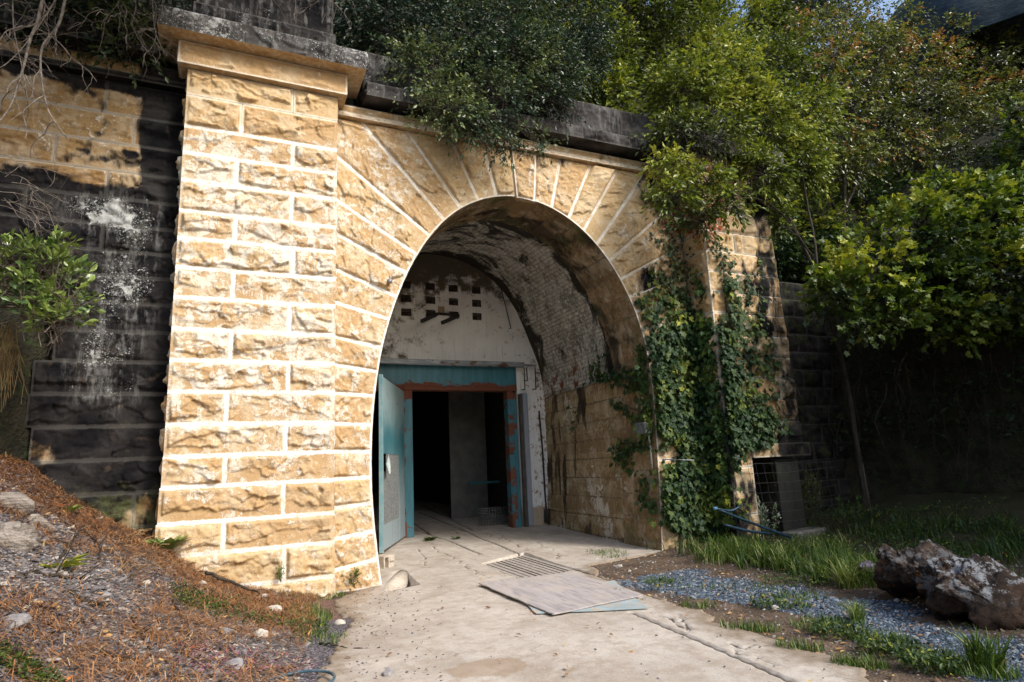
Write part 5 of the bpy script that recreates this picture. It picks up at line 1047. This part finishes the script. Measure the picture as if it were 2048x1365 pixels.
mb = MB(); chips(mb, P, rs.uniform(.006, .026, len(P)), rs.rand(len(P))*.9, .6); tag(mb.build('grit', SLATE), 'dark grit and crumbs of stone scattered on the concrete', 'grit', kind='stuff')
P = region(420, -3, 1.7, 2.8, 9.3, left); mb = MB()
for q in P: a = rs.uniform(0, 6.28); Lt = rs.uniform(.05, .2); v = np.array([np.cos(a), np.sin(a), rs.normal()*.15])*Lt; mb.tube([q+[0, 0, .03]-v*.5, q+[rs.normal()*.012, rs.normal()*.012, .045], q+[0, 0, .035]+v*.5], rs.uniform(.002, .006), 4, cap=False)
tag(mb.build('twig_litter', BARK), 'small broken twigs and bark strips over the left bank', 'litter', kind='stuff')
# single stones
def rock(name, c, r, label, mat, cat='stone', group=None, seed=0, sub=20, rough=.25, flat=.65):
    a = np.linspace(0, np.pi, sub); b = np.linspace(0, 2*np.pi, sub*2); A, B = np.meshgrid(a, b, indexing='ij'); u = np.stack([np.sin(A)*np.cos(B), np.sin(A)*np.sin(B), np.cos(A)], -1)
    rr = 1+rough*2*(fbm(u[..., 0]*1.7+u[..., 2]*.8+4, u[..., 1]*1.7+u[..., 2]*1.1+4, 4, seed)-.5); rg = np.random.RandomState(seed)
    for _ in range(7): w = nrm(rg.normal(size=3)); k = rg.uniform(.62, .9); rr = np.minimum(rr, k/np.maximum(u@w, .01))
    W = u*rr[..., None]*np.array([r, r*.75, r*flat]); W[:, -1] = W[:, 0]; mb = MB(); mb.grid(W+np.array(c)+[0, 0, r*flat*.45], edge=.2, blk=.3, dark=.1, lich=.2); return tag(mb.build(name, mat, loc=c, smooth=False), label, cat, group)
GREY = simple('grey_stone', (.16, .155, .16), (.30, .28, .27), 14, .9, .6, .008)
PALE = simple('pale_stone', (.36, .33, .28), (.52, .48, .42), 12, .9, .5, .006)
q = PG(775, 1352); rock('stone', q, .06, 'dark grey stone on the concrete at the bottom of the photo', GREY, seed=3)
for k, (px, py, r, lab, m_) in enumerate([(545, 1228, .10, 'flat white broken shard on the bank near the grass', PALE), (525, 1200, .07, 'upright white shard just above the flat one', PALE), (523, 1275, .085, 'pale broken stone at the lower edge of the bank', PALE), (450, 1270, .075, 'blue-grey round stone among dry leaves', GREY), (468, 1340, .09, 'blue-grey stone among magenta petals', GREY), (402, 1172, .06, 'small light stone under the long stick', PALE), (290, 1170, .05, 'pale pebble on the needle-covered bank', PALE), (28, 1255, .09, 'blue-grey slab on the lower left bank', GREY), (210, 1195, .05, 'grey slate sliver standing on the bank', GREY), (680, 1250, .06, 'white chip at the edge of the concrete', PALE), (1550, 1220, .05, 'pale leaf-shaped stone on the blue gravel', PALE), (1240, 1135, .05, 'white pebble beside the grass tuft by the jamb', PALE), (1193, 1122, .05, 'white pebble left of the other white pebble', PALE), (1795, 1205, .04, 'small white pebble on the shaded gravel', PALE)]):
    rock('stone', gp(px, py), r, lab, m_, seed=10+k, group='loose stones')
# rock outcrop on the left
ROCK = simple('layered_rock', (.13, .11, .09), (.34, .30, .26), 2.5, .95, 1.0, .05, spots=((.14, .09, .05), .58), stretch=(1, 1, 7))
for k, (px, py, r, lab) in enumerate([(20, 975, .26, 'layered pale rock outcrop at the left edge below the black wall'), (80, 1010, .20, 'smaller layered rock beside the outcrop, touching the bank'), (15, 1050, .24, 'lowest pale rock at the left edge of the photo')]):
    rock('rock_outcrop', gp(px, py+40)+[-.05, 0, -.1], r, lab, ROCK, 'rock', 'pale rocks at the left edge', seed=60+k, sub=60, rough=.5, flat=.75)
# sticks
def stick(pts, r, label, side=2, zoff=.03, mat=BARKD, name='stick', cat='stick'):
    W = np.array([gp(*q)+[0, 0, zoff] for q in pts]); Q, _ = dense(W, 16); Q = Q+rs.normal(size=Q.shape)*.006; mb = MB(); mb.tube(Q, np.linspace(r, r*.5, 16), 7)
    for _ in range(side): i = rs.randint(3, 13); e = Q[i]+rs.normal(size=3)*.12+[0, 0, .05]; mb.tube([Q[i], (Q[i]+e)/2+rs.normal(size=3)*.015, e], [r*.45, r*.3, r*.15], 5)
    return tag(mb.build(name, mat, loc=Q[0]), label, cat, 'sticks on the bank')
stick([(410, 1160), (440, 1172), (480, 1188), (520, 1203)], .022, 'thick bark-covered stick leaning against the pilaster foot', 1, .09)
stick([(60, 1150), (130, 1162), (210, 1168)], .016, 'thin dark stick lying across the middle of the bank')
stick([(135, 1190), (165, 1208), (215, 1218)], .022, 'short thick dark stick on the slate')
stick([(170, 1310), (230, 1322), (285, 1332)], .020, 'dark straight stick near the bottom of the bank')
stick([(262, 1240), (280, 1275), (300, 1310)], .012, 'forked twig pointing down the slope')
stick([(345, 1210), (362, 1240), (378, 1280)], .012, 'thin brown twig beside the green ground cover')
stick([(0, 1312), (30, 1345), (80, 1375)], .022, 'grey branch at the bottom left corner', mat=BARK)
stick([(640, 1290), (700, 1302), (760, 1303)], .010, 'long thin twig lying on the edge of the concrete', 0, .02)
stick([(120, 1130), (150, 1085), (170, 1060)], .014, 'exposed root sprawling below the black wall', 5, .06)
stick([(165, 1070), (195, 1100), (200, 1130)], .012, 'curved root beside the other exposed root', 4, .06)
mb = MB(); 
for _ in range(70):
    c = gp(235+rs.rand()*110, 1075+rs.rand()*85)+[0, 0, .02]; e = c+np.array([rs.normal()*.12+.1, -.12+rs.normal()*.1, .06+rs.rand()*.08]); mb.tube([c, (c+e)/2+[0, 0, .04], e], .0035, 4, cap=False)
tag(mb.build('dead_brush', simple('straw_stem', (.25, .14, .06), (.42, .28, .14), 9)), 'dead straw-coloured brush heaped below the pilaster corner', 'brush', kind='stuff')
# =================================================================== OBJECTS ON THE CONCRETE
gg = thing('drain_grate', 'iron drain grate with long dark slots set in the concrete', 'grate')
a0, a1, a2, a3 = [np.array([*q, .0]) for q in gr_c]
IRON = simple('grate_iron', (.30, .265, .23), (.42, .375, .33), 12, .75, .4)
nb = 10
for k in range(nb):
    f = (k+.5)/nb; p = a0+(a1-a0)*f; q = a3+(a2-a3)*f; d = nrm(q-p); u = nrm(a1-a0)*np.linalg.norm(a1-a0)/nb*(.42 if k in (3, 8) else .72)
    mb = MB(); z0 = np.array([0, 0, -.012]); z1 = np.array([0, 0, -.055]); V = [p-u/2, p+u/2, q+u/2, q-u/2]; V = [v+z1 for v in V]+[v+z0 for v in V]
    mb.add(V, [[3, 2, 1, 0], [4, 5, 6, 7], [0, 1, 5, 4], [1, 2, 6, 5], [2, 3, 7, 6], [3, 0, 4, 7]], _sm=False); mb.build('bar', IRON, gg)
def sheet(name, cs, z, th, mat, label, cat, warp=.02, seed=1, nx=40):
    cs = [np.array(c) for c in cs]; S, T_ = np.meshgrid(np.linspace(0, 1, nx), np.linspace(0, 1, nx), indexing='ij'); jag = .0
    P = (cs[0]*(1-S)[..., None]+cs[1]*S[..., None])*(1-T_)[..., None]+(cs[3]*(1-S)[..., None]+cs[2]*S[..., None])*T_[..., None]
    e = np.minimum(np.minimum(S, 1-S), np.minimum(T_, 1-T_)); cen = P.mean((0, 1)); P = P+(P-cen)*((fbm(S*9, T_*9, 3, seed)-.5)*.03*(e < .01))[..., None]
    zt = z+warp*(fbm(S*1.6, T_*1.6, 2, seed)-.2); top = np.concatenate([P, (zt+th)[..., None]], -1); bot = np.concatenate([P, zt[..., None]], -1)
    mb = MB(); mb.grid(top, tx=S, ty=T_); mb.grid(bot[::-1])
    for A, B in ((top[0], bot[0]), (top[-1], bot[-1]), (top[:, 0], bot[:, 0]), (top[:, -1], bot[:, -1])): mb.grid(np.stack([A, B], 1), tx=.5)
    return tag(mb.build(name, mat), label, cat)
t = NT('weathered_plywood'); mp = t.n('Mapping', {0: t.co, 'Rotation': (0, 0, math.radians(-3)), 'Scale': (4.0, .45, 1)}).outputs[0]
g1 = t.n('TexNoise', {'Vector': mp, 'Scale': 3, 'Detail': 6, 'Roughness': .7, 'Distortion': .8}).outputs[0]; g2 = t.noise(1.3, 5)
c = t.mix(t.map(g1, .35, .65), (.30, .275, .27), (.43, .39, .38)); c = t.mix(t.map(g2, .45, .62, 0, .5), c, (.47, .41, .34)); c = t.mix(t.map(t.n('TexNoise', {'Vector': mp, 'Scale': 9, 'Detail': 5}).outputs[0], .58, .7, 0, .5), c, (.12, .10, .10))
PLY = t.done(t.bsdf(c, .8, t.bump(g1, .4, .006)))
BLS = simple('pale_blue_paint_sheet', (.27, .34, .36), (.37, .43, .44), 3, .7, .1, spots=((.42, .36, .28), .52))
sheet('metal_sheet', [PG(1072, 1231)[:2], PG(1297, 1221)[:2], PG(1228, 1164)[:2], PG(1040, 1200)[:2]], .012, .006, BLS, 'pale blue painted sheet lying under the plywood board', 'metal sheet', .012, 5)
sheet('plywood_board', [PG(1105, 1226, .05)[:2], PG(1287, 1188, .05)[:2], PG(1143, 1143, .05)[:2], PG(958, 1165, .05)[:2]], .024, .014, PLY, 'weathered grey plywood board lying over the drain grate', 'board', .012, 3)
# cinder block
CIN = simple('concrete_block', (.40, .34, .27), (.54, .48, .40), 12, .95, .7, .01)
q = PG(790, 1141); u = nrm(PG(808, 1136)[:2]-PG(785, 1142)[:2]); Mb = np.array([[u[0], -u[1], 0], [u[1], u[0], 0], [0, 0, 1]]); q[2] = .0
mb = MB(); o_ = PG(768, 1143); o_[2] = 0; w_, l_, h_ = .16, .30, .235
for b in (((0, 0, 0), (.035, l_, h_)), ((w_-.035, 0, 0), (w_, l_, h_)), ((.0355, 0, 0), (w_-.0355, .035, .03)), ((.0355, 0, h_-.035), (w_-.0355, l_, h_)), ((.0355, 0, .0), (w_-.0355, l_, .035)), ((.0355, l_*.5, .0355), (w_-.0355, l_*.55, h_-.0355))): mb.box(b[0], b[1], M3=Mb, o=o_, bev=.006)
mb.box((w_+.001, .02, 0.0), (w_+.13, l_-.03, .12), M3=Mb, o=o_, bev=.012); mb.box((w_+.001, .0, .121), (w_+.12, l_-.01, h_-.01), M3=Mb, o=o_, bev=.012)
tag(mb.build('cinder_block', CIN), 'pale hollow concrete block propping the open teal door', 'block')
# drain pipe end in the little pit
mb = MB(); c0 = PG(775, 1180); c1 = PG(800, 1148); c0[2] = -.10; c1[2] = -.06; a = np.linspace(0, 2*np.pi, 24)
mb.tube([c0+[.03, 0, .0], (c0+c1)/2+[.04, 0, .01], c1+[.04, 0, 0]], [.15, .145, .12], 20); tag(mb.build('drain_pipe', CIN), 'rounded concrete pipe end in the pit by the arch foot', 'pipe')
# blue hoop bottom left
cx = PG(600, 1372, .02); aa = np.linspace(0, 2*np.pi, 60); rr_ = np.linalg.norm(PG(668, 1360, .02)-cx); mb = MB(); mb.tube(np.stack([cx[0]+rr_*np.cos(aa), cx[1]+rr_*np.sin(aa), .05+0*aa], 1), .012, 8, cap=False)
tag(mb.build('hoop', simple('blue_enamel', (.03, .07, .10), (.10, .15, .18), 6, .35, .1)), 'thin blue metal hoop half in view at the bottom edge', 'hoop')
# fixture on the arch stone, conduit box on the jamb
p = PY(779, 563, YF-.08); mb = MB(); mb.tube([p+[0, .06, 0], p, p+[0, -.05, -.01]], [.02, .045, .03], 12); mb.tube([p+[0, .03, .03], p+[.01, .0, .12]], .006, 6); tag(mb.build('wall_bolt', simple('galvanised_bolt', (.2, .2, .22), (.35, .36, .38), 20, .5, metal=.5)), 'small grey bolt fitting on a voussoir left of the arch', 'bolt')
p = PX(1293, 857, 7.22); bx = thing('junction_box', 'grey junction box with cable among the ivy on the right jamb', 'junction box')
mb = MB(); mb.box((-.16, -.17, -.11), (.0, .17, .11), o=p, bev=.015); mb.build('housing', simple('grey_box', (.10, .11, .11), (.2, .21, .2), 10), bx)
mb = MB(); mb.tube([p+[-.06, -.12, -.11], p+[-.05, -.14, -.35], p+[-.04, -.12, -.75]], .016, 8); mb.build('cable', simple('pale_conduit', (.35, .35, .34), (.5, .5, .48), 10), bx)
a = PY(1325, 919, YF-.12); b = PY(1388, 921, YQ+.1); mb = MB(); mb.tube([a, b], .010, 6); tag(mb.build('metal_bar', GALV), 'short pale horizontal bar crossing the ivy', 'bar')
# =================================================================== DARK OPENING ON THE RIGHT
mb = MB(); mb.box((QX0+.56, YQ+.9, -.3), (QX1+1.6, YQ+.95, 1.9), bev=.01); tag(mb.build('recess_back', simple('unlit_recess_back', (.012, .012, .012), (.03, .028, .025), 5)), 'dark back of the recess under the right pilaster', 'wall')  # near-black colour paints the darkness inside the opening
WIRE = simple('thin_galvanised_wire', (.025, .026, .026), (.05, .05, .05), 10, .5)
mb = MB(); a = PY(1478, 925, 8.6); b = PY(1660, 925, 8.6); z0, z1 = .25, 1.45
for k in range(13): x = a[0]+(b[0]-a[0])*k/12; mb.tube([(x, 8.6, z1+.02*np.sin(k)), (x+.04, 8.57, .8), (x+.16, 8.55, z0)], .004, 4, cap=False)
for k in range(8): z = z0+(z1-z0)*k/7; mb.tube([(a[0]-.05+.02*k*0, 8.6, z), ((a[0]+b[0])/2, 8.57, z-.02), (b[0]+.1, 8.6, z+.02)], .004, 4, cap=False)
tag(mb.build('wire_mesh', WIRE), 'wire mesh panel across the dark opening under the right pilaster', 'wire mesh')
a = PY(1548, 915, 8.95); b = PY(1610, 1045, 8.95); mb = MB(); mb.box((a[0], 8.93, .15), (b[0], 8.97, 1.5), bev=.006); tag(mb.build('board', simple('grey_green_board', (.02, .022, .018), (.035, .036, .03), 6)), 'grey board standing behind the wire mesh', 'board')
BLUEM = simple('blue_tube', (.008, .026, .045), (.018, .05, .08), 8, .4, .1, metal=.2)
bf = thing('blue_frame', 'old blue tubular metal frame lying in the grass below the ivy', 'frame')
for pts in ([(1432, 1018), (1500, 1045), (1580, 1075)], [(1432, 1018), (1462, 1022), (1482, 1012)], [(1448, 1050), (1495, 1062), (1540, 1068)]):
    W = [PY(x, y, 8.1-.0008*(x-1430)) for x, y in pts]; mb = MB(); mb.tube(dense(np.array(W), 8)[0], .022, 8); mb.build('tube', BLUEM, bf)
mb = MB(); w = PY(1433, 1017, 8.09); mb.tube([w, w+np.array([-.07, -.02, .0])], .026, 8); mb.build('end_cap', simple('bright_blue', (.05, .16, .24), (.1, .22, .3), 8), bf)
# creeping vines in the dark
mb = MB()
for k in range(26):
    x0 = 1650+rs.rand()*380; y0 = 690+rs.rand()*80; pts = [PY(x0, y0, 9.4-.0022*(x0-1650)*3.2)]
    for j in range(5): pts.append(pts[-1]+np.array([rs.normal()*.12, rs.normal()*.06, -.28-rs.rand()*.2]))
    pts = np.array(pts); mb.tube(dense(pts, 20)[0], np.linspace(.012, .006, 20), 5, cap=False)
tag(mb.build('hanging_vines', BARKD), 'tangle of bare vines hanging in the dark cutting on the right', 'vines', kind='stuff')
mb = MB(); mb.tube([PY(1725, 925, 8.3), PY(1748, 1060, 8.3)], .010, 6); tag(mb.build('stake', BARK), 'thin leaning stake in the dark right of the slender trunk', 'stake')
mb = MB(); mb.box((0, 0, 0), (1.0, .35, .16), M3=np.array([[.97, -.2, 0], [.2, .97, 0], [0, 0, 1]]), o=gp(1600, 1082)+[0, 0, -.02], bev=.03); tag(mb.build('kerb_stone', simple('mossy_kerb', (.10, .095, .08), (.2, .19, .17), 6)), 'low grey stone slab behind the long grass', 'stone')
# =================================================================== BOULDER
t = NT('lichened_boulder'); n = t.noise(3.2, 7, rough=.7); v = t.noise(9, 7, rough=.8)
geo = t.n('NewGeometry').outputs['Normal']; nz = t.n('SeparateXYZ', {0: geo}).outputs[2]; sz = t.n('SeparateXYZ', {0: t.co}); 
c = t.mix(t.map(n, .35, .65), (.03, .02, .015), (.12, .075, .05)); c = t.mix(t.map(v, .45, .6, 0, .7), c, (.016, .013, .011))
lm = t.m_('MULTIPLY', t.map(t.noise(7, 8, rough=.8), .50, .56), t.attr('lich')); c = t.mix(lm, c, t.mix(t.noise(15, 3), (.30, .34, .38), (.5, .5, .5)))
c = t.mix(t.m_('MULTIPLY', t.map(t.noise(4, 6, t.vec((1, 1, 1), (4, 4, 4)), rough=.7), .60, .64), t.attr('orange')), c, (.48, .17, .01))
BOUL = t.done(t.bsdf(c, .92, t.bump(t.m_('ADD', t.noise(16, 8, rough=.8), n), 1.0, .06)))
pa = gp(1752, 1188); pb = gp(1950, 1268); ax = np.array([pb[0]-pa[0], pb[1]-pa[1], 0]); Lb = np.linalg.norm(ax); ax /= Lb; ay = np.array([-ax[1], ax[0], 0]); nx, na = 150, 130
s = np.linspace(0, 1, nx)[:, None]; a = np.linspace(0, 2*np.pi, na)[None]; tp = np.interp(s, [0, .06, .25, .4, .6, .85, 1], [.32, .52, .55, .47, .47, .50, .42]); bt = np.interp(s, [0, .1, .2, .32, .55, .64, .72, 1], [.0, -.06, .0, .14, .18, .06, -.06, -.06]); dp = .34*np.clip(1-(2*s-1)**8, 0, 1)**.5+.02
capm = np.clip(1-np.abs(2*s-1)**14, 0, 1)**.5
mz = (tp+bt)/2; hz = (tp-bt)/2*capm; ca, sa = np.cos(a), np.sin(a); sgn = lambda v: np.sign(v)*np.abs(v)**.7
yy = dp*sgn(ca); zz = mz+hz*sgn(sa); xx = s*Lb+0*a
W = (pa-ax*.02)[None, None]*0+np.array([pa[0], pa[1], gh(pa[0], pa[1])])+ax*xx[..., None]+ay*(yy+.30)[..., None]+np.array([0, 0, 1])*zz[..., None]
nn = fbm(xx*4+yy*2, zz*5+yy*3+5, 5, 3)-.5; n2 = fbm(xx*14+yy*6, zz*14+yy*9, 4, 9)-.5; dirv = ay*ca[..., None]+np.array([0, 0, 1])*sa[..., None]
W = W+dirv*((np.floor(nn*9)/9*.10+nn*.26+n2*.14-.06*(1-np.abs(2*fbm(xx*3, zz*4+yy*2, 3, 21)-1))**4)*capm)[..., None]; W[:, -1] = W[:, 0]
mb = MB(); mb.grid(W, lich=ss(.15, .45, zz+0*xx)*(.35+.65*ss(.4, .7, xx/Lb)), orange=np.exp(-((xx/Lb-.5)/.2)**2)*ss(.05, .2, zz)*ss(.55, .3, zz)); tag(mb.build('boulder', BOUL), 'large rough brown boulder with pale and orange lichen, hollow underneath', 'boulder')
rock('stone', gp(1752, 1165)+[0, .1, .12], .13, 'purplish lichened stone at the left end of the boulder', simple('purple_lichen_stone', (.10, .07, .13), (.35, .30, .42), 12, .9, .9, .02), seed=91)
# =================================================================== BEHIND THE DOOR
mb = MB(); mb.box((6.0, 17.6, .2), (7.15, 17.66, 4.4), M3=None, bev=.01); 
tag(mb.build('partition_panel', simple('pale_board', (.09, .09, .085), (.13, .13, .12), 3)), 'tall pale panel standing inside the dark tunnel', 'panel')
p = PG(968, 1035, .16)
cr = thing('wire_crate', 'small wire crate on the tunnel floor just inside the doorway', 'crate'); mb = MB(); x0, y0, z0 = 6.05, 15.2, .15; w_, d_, h_ = .62, .4, .42
for k in range(8):
    z = z0+h_*k/7; mb.tube([(x0, y0, z), (x0+w_, y0, z), (x0+w_, y0+d_, z), (x0, y0+d_, z), (x0, y0, z)], .006, 4)
for k in range(9):
    x = x0+w_*k/8; mb.tube([(x, y0, z0), (x, y0, z0+h_)], .006, 4); mb.tube([(x, y0+d_, z0), (x, y0+d_, z0+h_)], .006, 4)
mb.build('basket', simple('dull_wire', (.12, .12, .11), (.2, .2, .19), 9), cr)
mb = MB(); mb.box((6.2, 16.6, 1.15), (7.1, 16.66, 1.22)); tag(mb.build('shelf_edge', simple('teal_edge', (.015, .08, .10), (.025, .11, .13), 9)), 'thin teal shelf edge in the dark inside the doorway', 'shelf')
# =================================================================== BARE BRANCHES TOP LEFT
bt_ = thing('bare_branches', 'leafless grey branches hanging in front of the left wing wall', 'branches')
DRYB = simple('dry_grey_twig', (.10, .08, .065), (.28, .24, .20), 14, .9, .5)
mb = MB()
def wander(p, d, L, r, depth):
    n = 9; pts = [p]
    for i in range(n): d = nrm(d+rs.normal(size=3)*.2+np.array([0, 0, -.07])); pts.append(pts[-1]+d*L/n)
    mb.tube(dense(np.array(pts), 18)[0], np.linspace(r, r*.4, 18), 5 if r > .006 else 4, cap=False)
    if depth > 0:
        for _ in range(3): i = rs.randint(2, n); wander(pts[i], nrm(d+rs.normal(size=3)*.7), L*rs.uniform(.35, .7), r*.5, depth-1)
for pts, r in (([(90, -20), (73, 50), (61, 76), (50, 123), (35, 173), (20, 214), (-10, 255)], .022), ([(130, 0), (117, 50), (85, 94), (82, 147), (94, 214), (113, 249), (138, 282)], .018), ([(118, -10), (58, 80), (10, 130), (-20, 140)], .01), ([(25, -20), (28, 60), (45, 140), (55, 200)], .009), ([(302, -30), (310, 60), (328, 105)], .007), ([(50, 150), (65, 185), (52, 205)], .008)):
    W = np.array([PY(x, y, 8.3) for x, y in pts]); Q = dense(W, 30)[0]; mb.tube(Q, np.linspace(r, r*.4, 30), 6, cap=False)
    for _ in range(7): i = rs.randint(2, 28); wander(Q[i], nrm(np.array([rs.normal()*.8, rs.normal()*.5, -.6])), rs.uniform(.3, .8), r*.4, 1)
mb.build('twigs', DRYB, bt_)
bt_ = thing('bare_branches', 'fine bare twigs crossing the black wall just above the glossy shrub', 'branches'); mb = MB()
for _ in range(16): p0 = PY(rs.uniform(-10, 60), rs.uniform(300, 420), 8.4); wander(p0, nrm(np.array([1, 0, -.3+rs.normal()*.3])), rs.uniform(.4, .9), .004, 1)
mb.build('twigs', DRYB, bt_)
bt_ = thing('bare_branches', 'thin bare twigs hanging along the top edge left of the tall pier', 'branches'); mb = MB()
for _ in range(26): p0 = PY(rs.uniform(0, 330), rs.uniform(-30, 30), 8.2+rs.rand()); wander(p0, nrm(np.array([rs.normal(), rs.normal()*.4, -.7])), rs.uniform(.4, .9), .006, 1)
mb.build('twigs', DRYB, bt_)
bt_ = thing('bare_branches', 'few bare twigs dangling in front of the pier at the top edge', 'branches'); mb = MB(); mb.tube([PY(520, -45, 8.7), PY(640, -60, 8.7), PY(780, -45, 8.7)], .012, 5)
for _ in range(10): p0 = PY(rs.uniform(540, 760), rs.uniform(-40, 0), 8.7); wander(p0, nrm(np.array([rs.normal(), rs.normal()*.4, -.6])), rs.uniform(.3, .6), .005, 1)
mb.build('twigs', DRYB, bt_)
tree('dark_foliage', 'dark evergreen foliage in the top left corner above the wing wall, with unseen sprays added to shade it', 'foliage', [(60,-30,9.6,120),(200,10,9.4,80),(290,30,9.2,60),(260,90,9.1,45),(130,60,9.2,60),('w',-1.5,7.1,8.5,.8,.5),('w',-.45,7.05,8.9,.6,.5),('w',-1.0,6.9,9.3,.8,.5),('w',-2.4,7.1,8.7,.9,.6),('w',-3.3,7.0,9.0,1.0,.6),('w',-1.5,6.2,10.0,1.2,.6),('w',-2.9,6.3,9.9,1.2,.6)], [dict(p=[(100,-200,10),(160,-60,9.7),(240,30,9.3)], r=(.05, .02))], G_DARK, BARKD, 4200, .085, nl=10, L=.3, tone=.6, clump=.7)  # blobs placed by world position are unseen, added to shade the wing wall
mb = MB()
for _ in range(120):
    p0 = PY(rs.uniform(-20, 34), rs.uniform(640, 700), 8.6); q = p0+np.array([rs.normal()*.08, rs.normal()*.05, -rs.uniform(.25, .75)]); mb.tube([p0, (p0+q)/2+rs.normal(size=3)*.03, q], [.005, .004, .002], 4, cap=False)
tag(mb.build('hanging_roots', simple('brown_root', (.11, .075, .03), (.22, .16, .07), 9)), 'fringe of hanging brown roots at the left edge below the glossy shrub', 'roots', kind='stuff')
# =================================================================== SHADE NET
t = NT('blue_shade_net'); n = t.noise(3, 7, t.vec((.5, .5, 2.2)), rough=.7, dist=1.2); c = t.mix(t.map(n, .35, .7), (.02, .045, .07), (.08, .13, .17)); NET = t.done(t.bsdf(c, .7, t.bump(t.noise(5, 8, t.vec((.5, .5, 2.5)), rough=.75, dist=1), .9, .3)))
cN, rN, _ = blobW((2075, 70, 11.5, 330)); a = np.linspace(0, np.pi*.55, 50)[:, None]; b = np.linspace(0, 2*np.pi, 120)[None]; rr = 1+.15*(fbm(np.sin(a)*np.cos(b)*2+5, np.sin(a)*np.sin(b)*2+5, 5, 2)-.5)
W = cN+np.stack([np.sin(a)*np.cos(b)*rN*rr*1.1, np.sin(a)*np.sin(b)*rN*rr*.9, (np.cos(a)+0*b)*rN*.7*rr], -1)-[0, 0, rN*.30]; mb = MB(); mb.grid(W); tag(mb.build('shade_net', NET), 'dark blue shade netting draped over the hilltop at the top right', 'net')
# =================================================================== LIGHT
w = bpy.data.worlds.new('World'); sc.world = w; w.use_nodes = True; nt = w.node_tree; bg = nt.nodes['Background']; sky = nt.nodes.new('ShaderNodeTexSky'); sky.sky_type = 'NISHITA'; sky.sun_disc = False
EL, AZ = math.radians(40), math.radians(152)     # azimuth clockwise from +Y: behind the camera, to the left
sky.sun_elevation = EL; sky.sun_rotation = AZ; sky.air_density = 1.2; sky.dust_density = 3; nt.links.new(sky.outputs[0], bg.inputs[0]); bg.inputs[1].default_value = .125
sd = bpy.data.lights.new('sun', 'SUN'); sd.energy = 1.75; sd.angle = math.radians(14); sd.color = (1, .965, .92); so = bpy.data.objects.new('sun', sd); COL.objects.link(so)
dr = Vector((math.sin(AZ)*math.cos(EL), math.cos(AZ)*math.cos(EL), math.sin(EL))); so.rotation_euler = dr.to_track_quat('Z', 'Y').to_euler()
sc.view_settings.view_transform = 'Standard'; sc.view_settings.look = 'None'; sc.view_settings.exposure = 1.1; sc.view_settings.gamma = 1
sc.cycles.max_bounces = 8; sc.cycles.transparent_max_bounces = 8; sc.cycles.use_denoising = True
